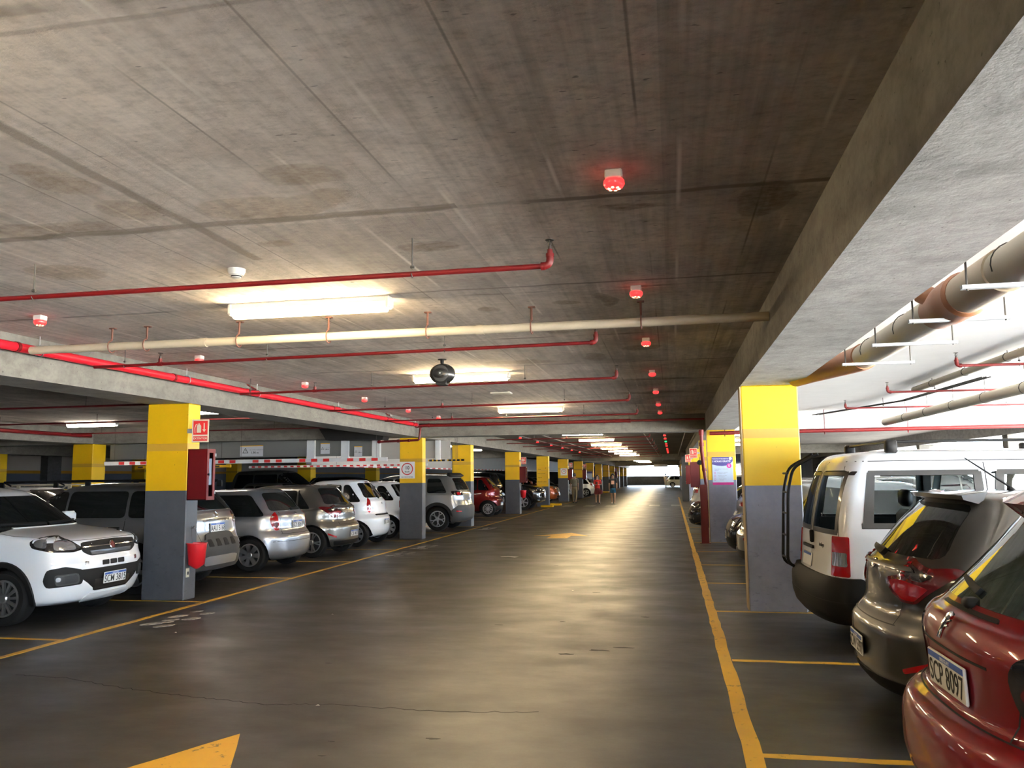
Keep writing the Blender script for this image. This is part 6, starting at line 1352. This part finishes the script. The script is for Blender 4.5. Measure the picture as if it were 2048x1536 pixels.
# rear ladder
lx = -c.L/2; mb = MB()
for y in (.52, .78): mb.tube(bend([(lx + .26, y - .1, 1.80), (lx + .02, y, 1.66), (lx - .04, y, 1.42), (lx - .08, y, .66), (lx + .06, y, .60)], .08, 4), .016, 8)
mb.build('ladder_rails', M['black_plastic'], c.root, 50)
for z in (.72, .95, 1.18, 1.40, 1.6): MB().tube([(lx - .08 + max(0, z - .7)*.05, .52, z), (lx - .08 + max(0, z - .7)*.05, .78, z)], .011, 8).build('rung', M['black_plastic'], c.root, 50)
# roof bar
for x in (-1.45, .3): MB().tube([(x, -.70, c.H + .055), (x, .70, c.H + .055)], .014, 8).bevbox((x - .05, -.74, c.H - .05), (x + .05, -.66, c.H + .07), .015).bevbox((x - .05, .66, c.H - .05), (x + .05, .74, c.H + .07), .015).build('roof_bar', M['black_plastic'], c.root, 50)
MB().tube([(-1.45, -.70, c.H + .055), (.9, -.70, c.H + .05)], .012, 8).build('roof_rail', M['black_plastic'], c.root, 50)
c.wheels('cover', 'alloy_dark'); c.mirrors(mat=M['black_plastic'])
c.patch('side_crease', [(-1.55, .88), (-.9, .88), (-.95, .93), (-1.5, .93)], 'R', 'paint_white', off=.006, ch=.8)
t = MB().tube([(1.62, 7.98, .30), (1.60, 7.96, .22), (1.60, 7.96, .04), (1.61, 7.95, .02)], .006, 6).tube([(1.52, 7.98, .30), (1.62, 7.98, .305), (1.72, 7.98, .30)], .008, 6).build('red_strap', M['red_paint'], c.root); t.matrix_parent_inverse = (Matrix.Translation((1.26 + 2.1, 8.70, 0)) @ Matrix.Rotation(.05, 4, 'Z')).inverted()

# -- R4.. cars beyond the large pillar
c = Car('car', 'white hatchback bumper peeping out behind the large right pillar', HATCH, 3.9, 1.68, 1.47, 'paint_lightsilver', (1.0 + 1.95, 11.5, 0), 0, q=10); c.windows(sides='R'); c.wheels('five'); rear_basic(c, [(.5, .85), (.85, .85), (.9, 1.0), (.55, 1.0)], .78, ''); c.patch('exhaust', [(-.55, .28), (-.42, .28), (-.42, .33), (-.55, .33)], 'B', 'black_plastic', off=.03)
c.patch('bumper_insert', [(.42, .40), (.7, .40), (.7, .50), (.42, .50)], 'B', 'black_plastic', off=.006)
c = Car('car', 'beige-silver hatchback with rear plate, second car beyond the large right pillar', HATCH, 4.0, 1.70, 1.50, 'paint_greige', (1.0 + 2.0, 14.0, 0), 0, q=12, sub=4); c.windows(sides='R'); c.wheels('five'); rear_basic(c, [(.5, .9), (.85, .9), (.9, 1.06), (.55, 1.06)], .86, 'SBM 7714')
c.both('reflector', [(.55, .56), (.74, .56), (.74, .60), (.55, .60)], 'WB', 'lamp_red', off=.006, ch=.3); c.patch('lower_bumper', [(-.9, .22), (.9, .22), (.95, .40), (-.95, .40)], 'WB', 'black_plastic', off=.01); c.seams([([(-.9, .62), (.9, .62)], 'WB')])
c = Car('car', 'black hatchback nosing out with bright headlamp edges, before the poster pillar', HATCH, 4.0, 1.72, 1.45, 'paint_black', (.98 + 2.0, 16.45, 0), pi, q=12, sub=4, nf=2.8); c.windows(sides='L'); c.wheels('double'); c.mirrors()
front_basic(c, [(.46, .66), (.62, .62), (.95, .78), (.98, .86), (.60, .80)], [(-.4, .55), (.4, .55), (.44, .72), (-.44, .72)], .45, 'SCR 1180', [(-.6, .25), (.6, .25), (.6, .42), (-.6, .42)]); c.both('daylight_strip', [(.46, .64), (.60, .60), (.63, .63), (.50, .70), (.74, .80), (.70, .82), (.44, .72)], 'WF', 'chrome', off=.014, ch=.2)
c = Car('car', 'silver hatchback with wide red tail lamp right in front of the poster pillar', HATCH, 4.1, 1.72, 1.50, 'paint_silver', (1.25 + 2.05, 18.75, 0), 0, q=10); c.windows(sides='R', glass='glass_green'); c.wheels('five'); rear_basic(c, [(.42, .92), (.80, .90), (1.02, .96), (1.05, 1.10), (.5, 1.10)], .75, '')
c = Car('car', 'black car nosing out just beyond the red post on the right', HATCH, 4.3, 1.78, 1.46, 'paint_black', (.42 + 2.15, 24.35, 0), pi, q=10, nf=2.8); c.windows(sides='L'); c.wheels('five')
front_basic(c, [(.50, .66), (.95, .72), (.98, .82), (.55, .78)], [(-.45, .5), (.45, .5), (.48, .72), (-.48, .72)], .45, '', [(-.6, .22), (.6, .22), (.6, .36), (-.6, .36)]); c.both('fog_lamp', [(.66, .34), (.74, .34), (.74, .40), (.66, .40)], 'WF', 'lamp_clear', off=.012); c.badge('F', 0, .68, .05)
c = Car('car', 'silver SUV beyond the black car on the right', SUV, 4.3, 1.78, 1.62, 'paint_lightsilver', (.60 + 2.15, 30.2, 0), 0, q=8); c.windows(sides='R'); c.wheels('five'); rear_basic(c, [(.5, .95), (.9, .95), (.95, 1.15), (.55, 1.15)], .8, '')
for lab, x, y, pt, rows, H_, rz in (('black SUV far down the right row beyond the silver SUV', 3.0, 37.8, 'paint_black', SUV, 1.7, pi), ('blue-grey hatchback parked beyond the white van', 7.6, 12.2, 'paint_bluegrey', HATCH, 1.50, 0), ('white hatchback beyond the van on the open right side', 7.7, 9.2, 'paint_white', HATCH, 1.46, 0), ('white car seen at the far right end of the aisle', 1.2, 108, 'paint_white', HATCH, 1.46, 0), ('dark grey hatchback on the right beyond the poster pillar', 6.9, 22.6, 'paint_darkgrey', HATCH, 1.5, 0)):
    c = Car('car', lab, rows, 4.1, 1.72, H_, pt, (x, y, 0), rz, q=6, sub=2); c.windows(sides='RL'); c.wheels('five'); rear_basic(c, [(.5, .85), (.85, .85), (.9, 1.0), (.55, 1.0)], .78, '')
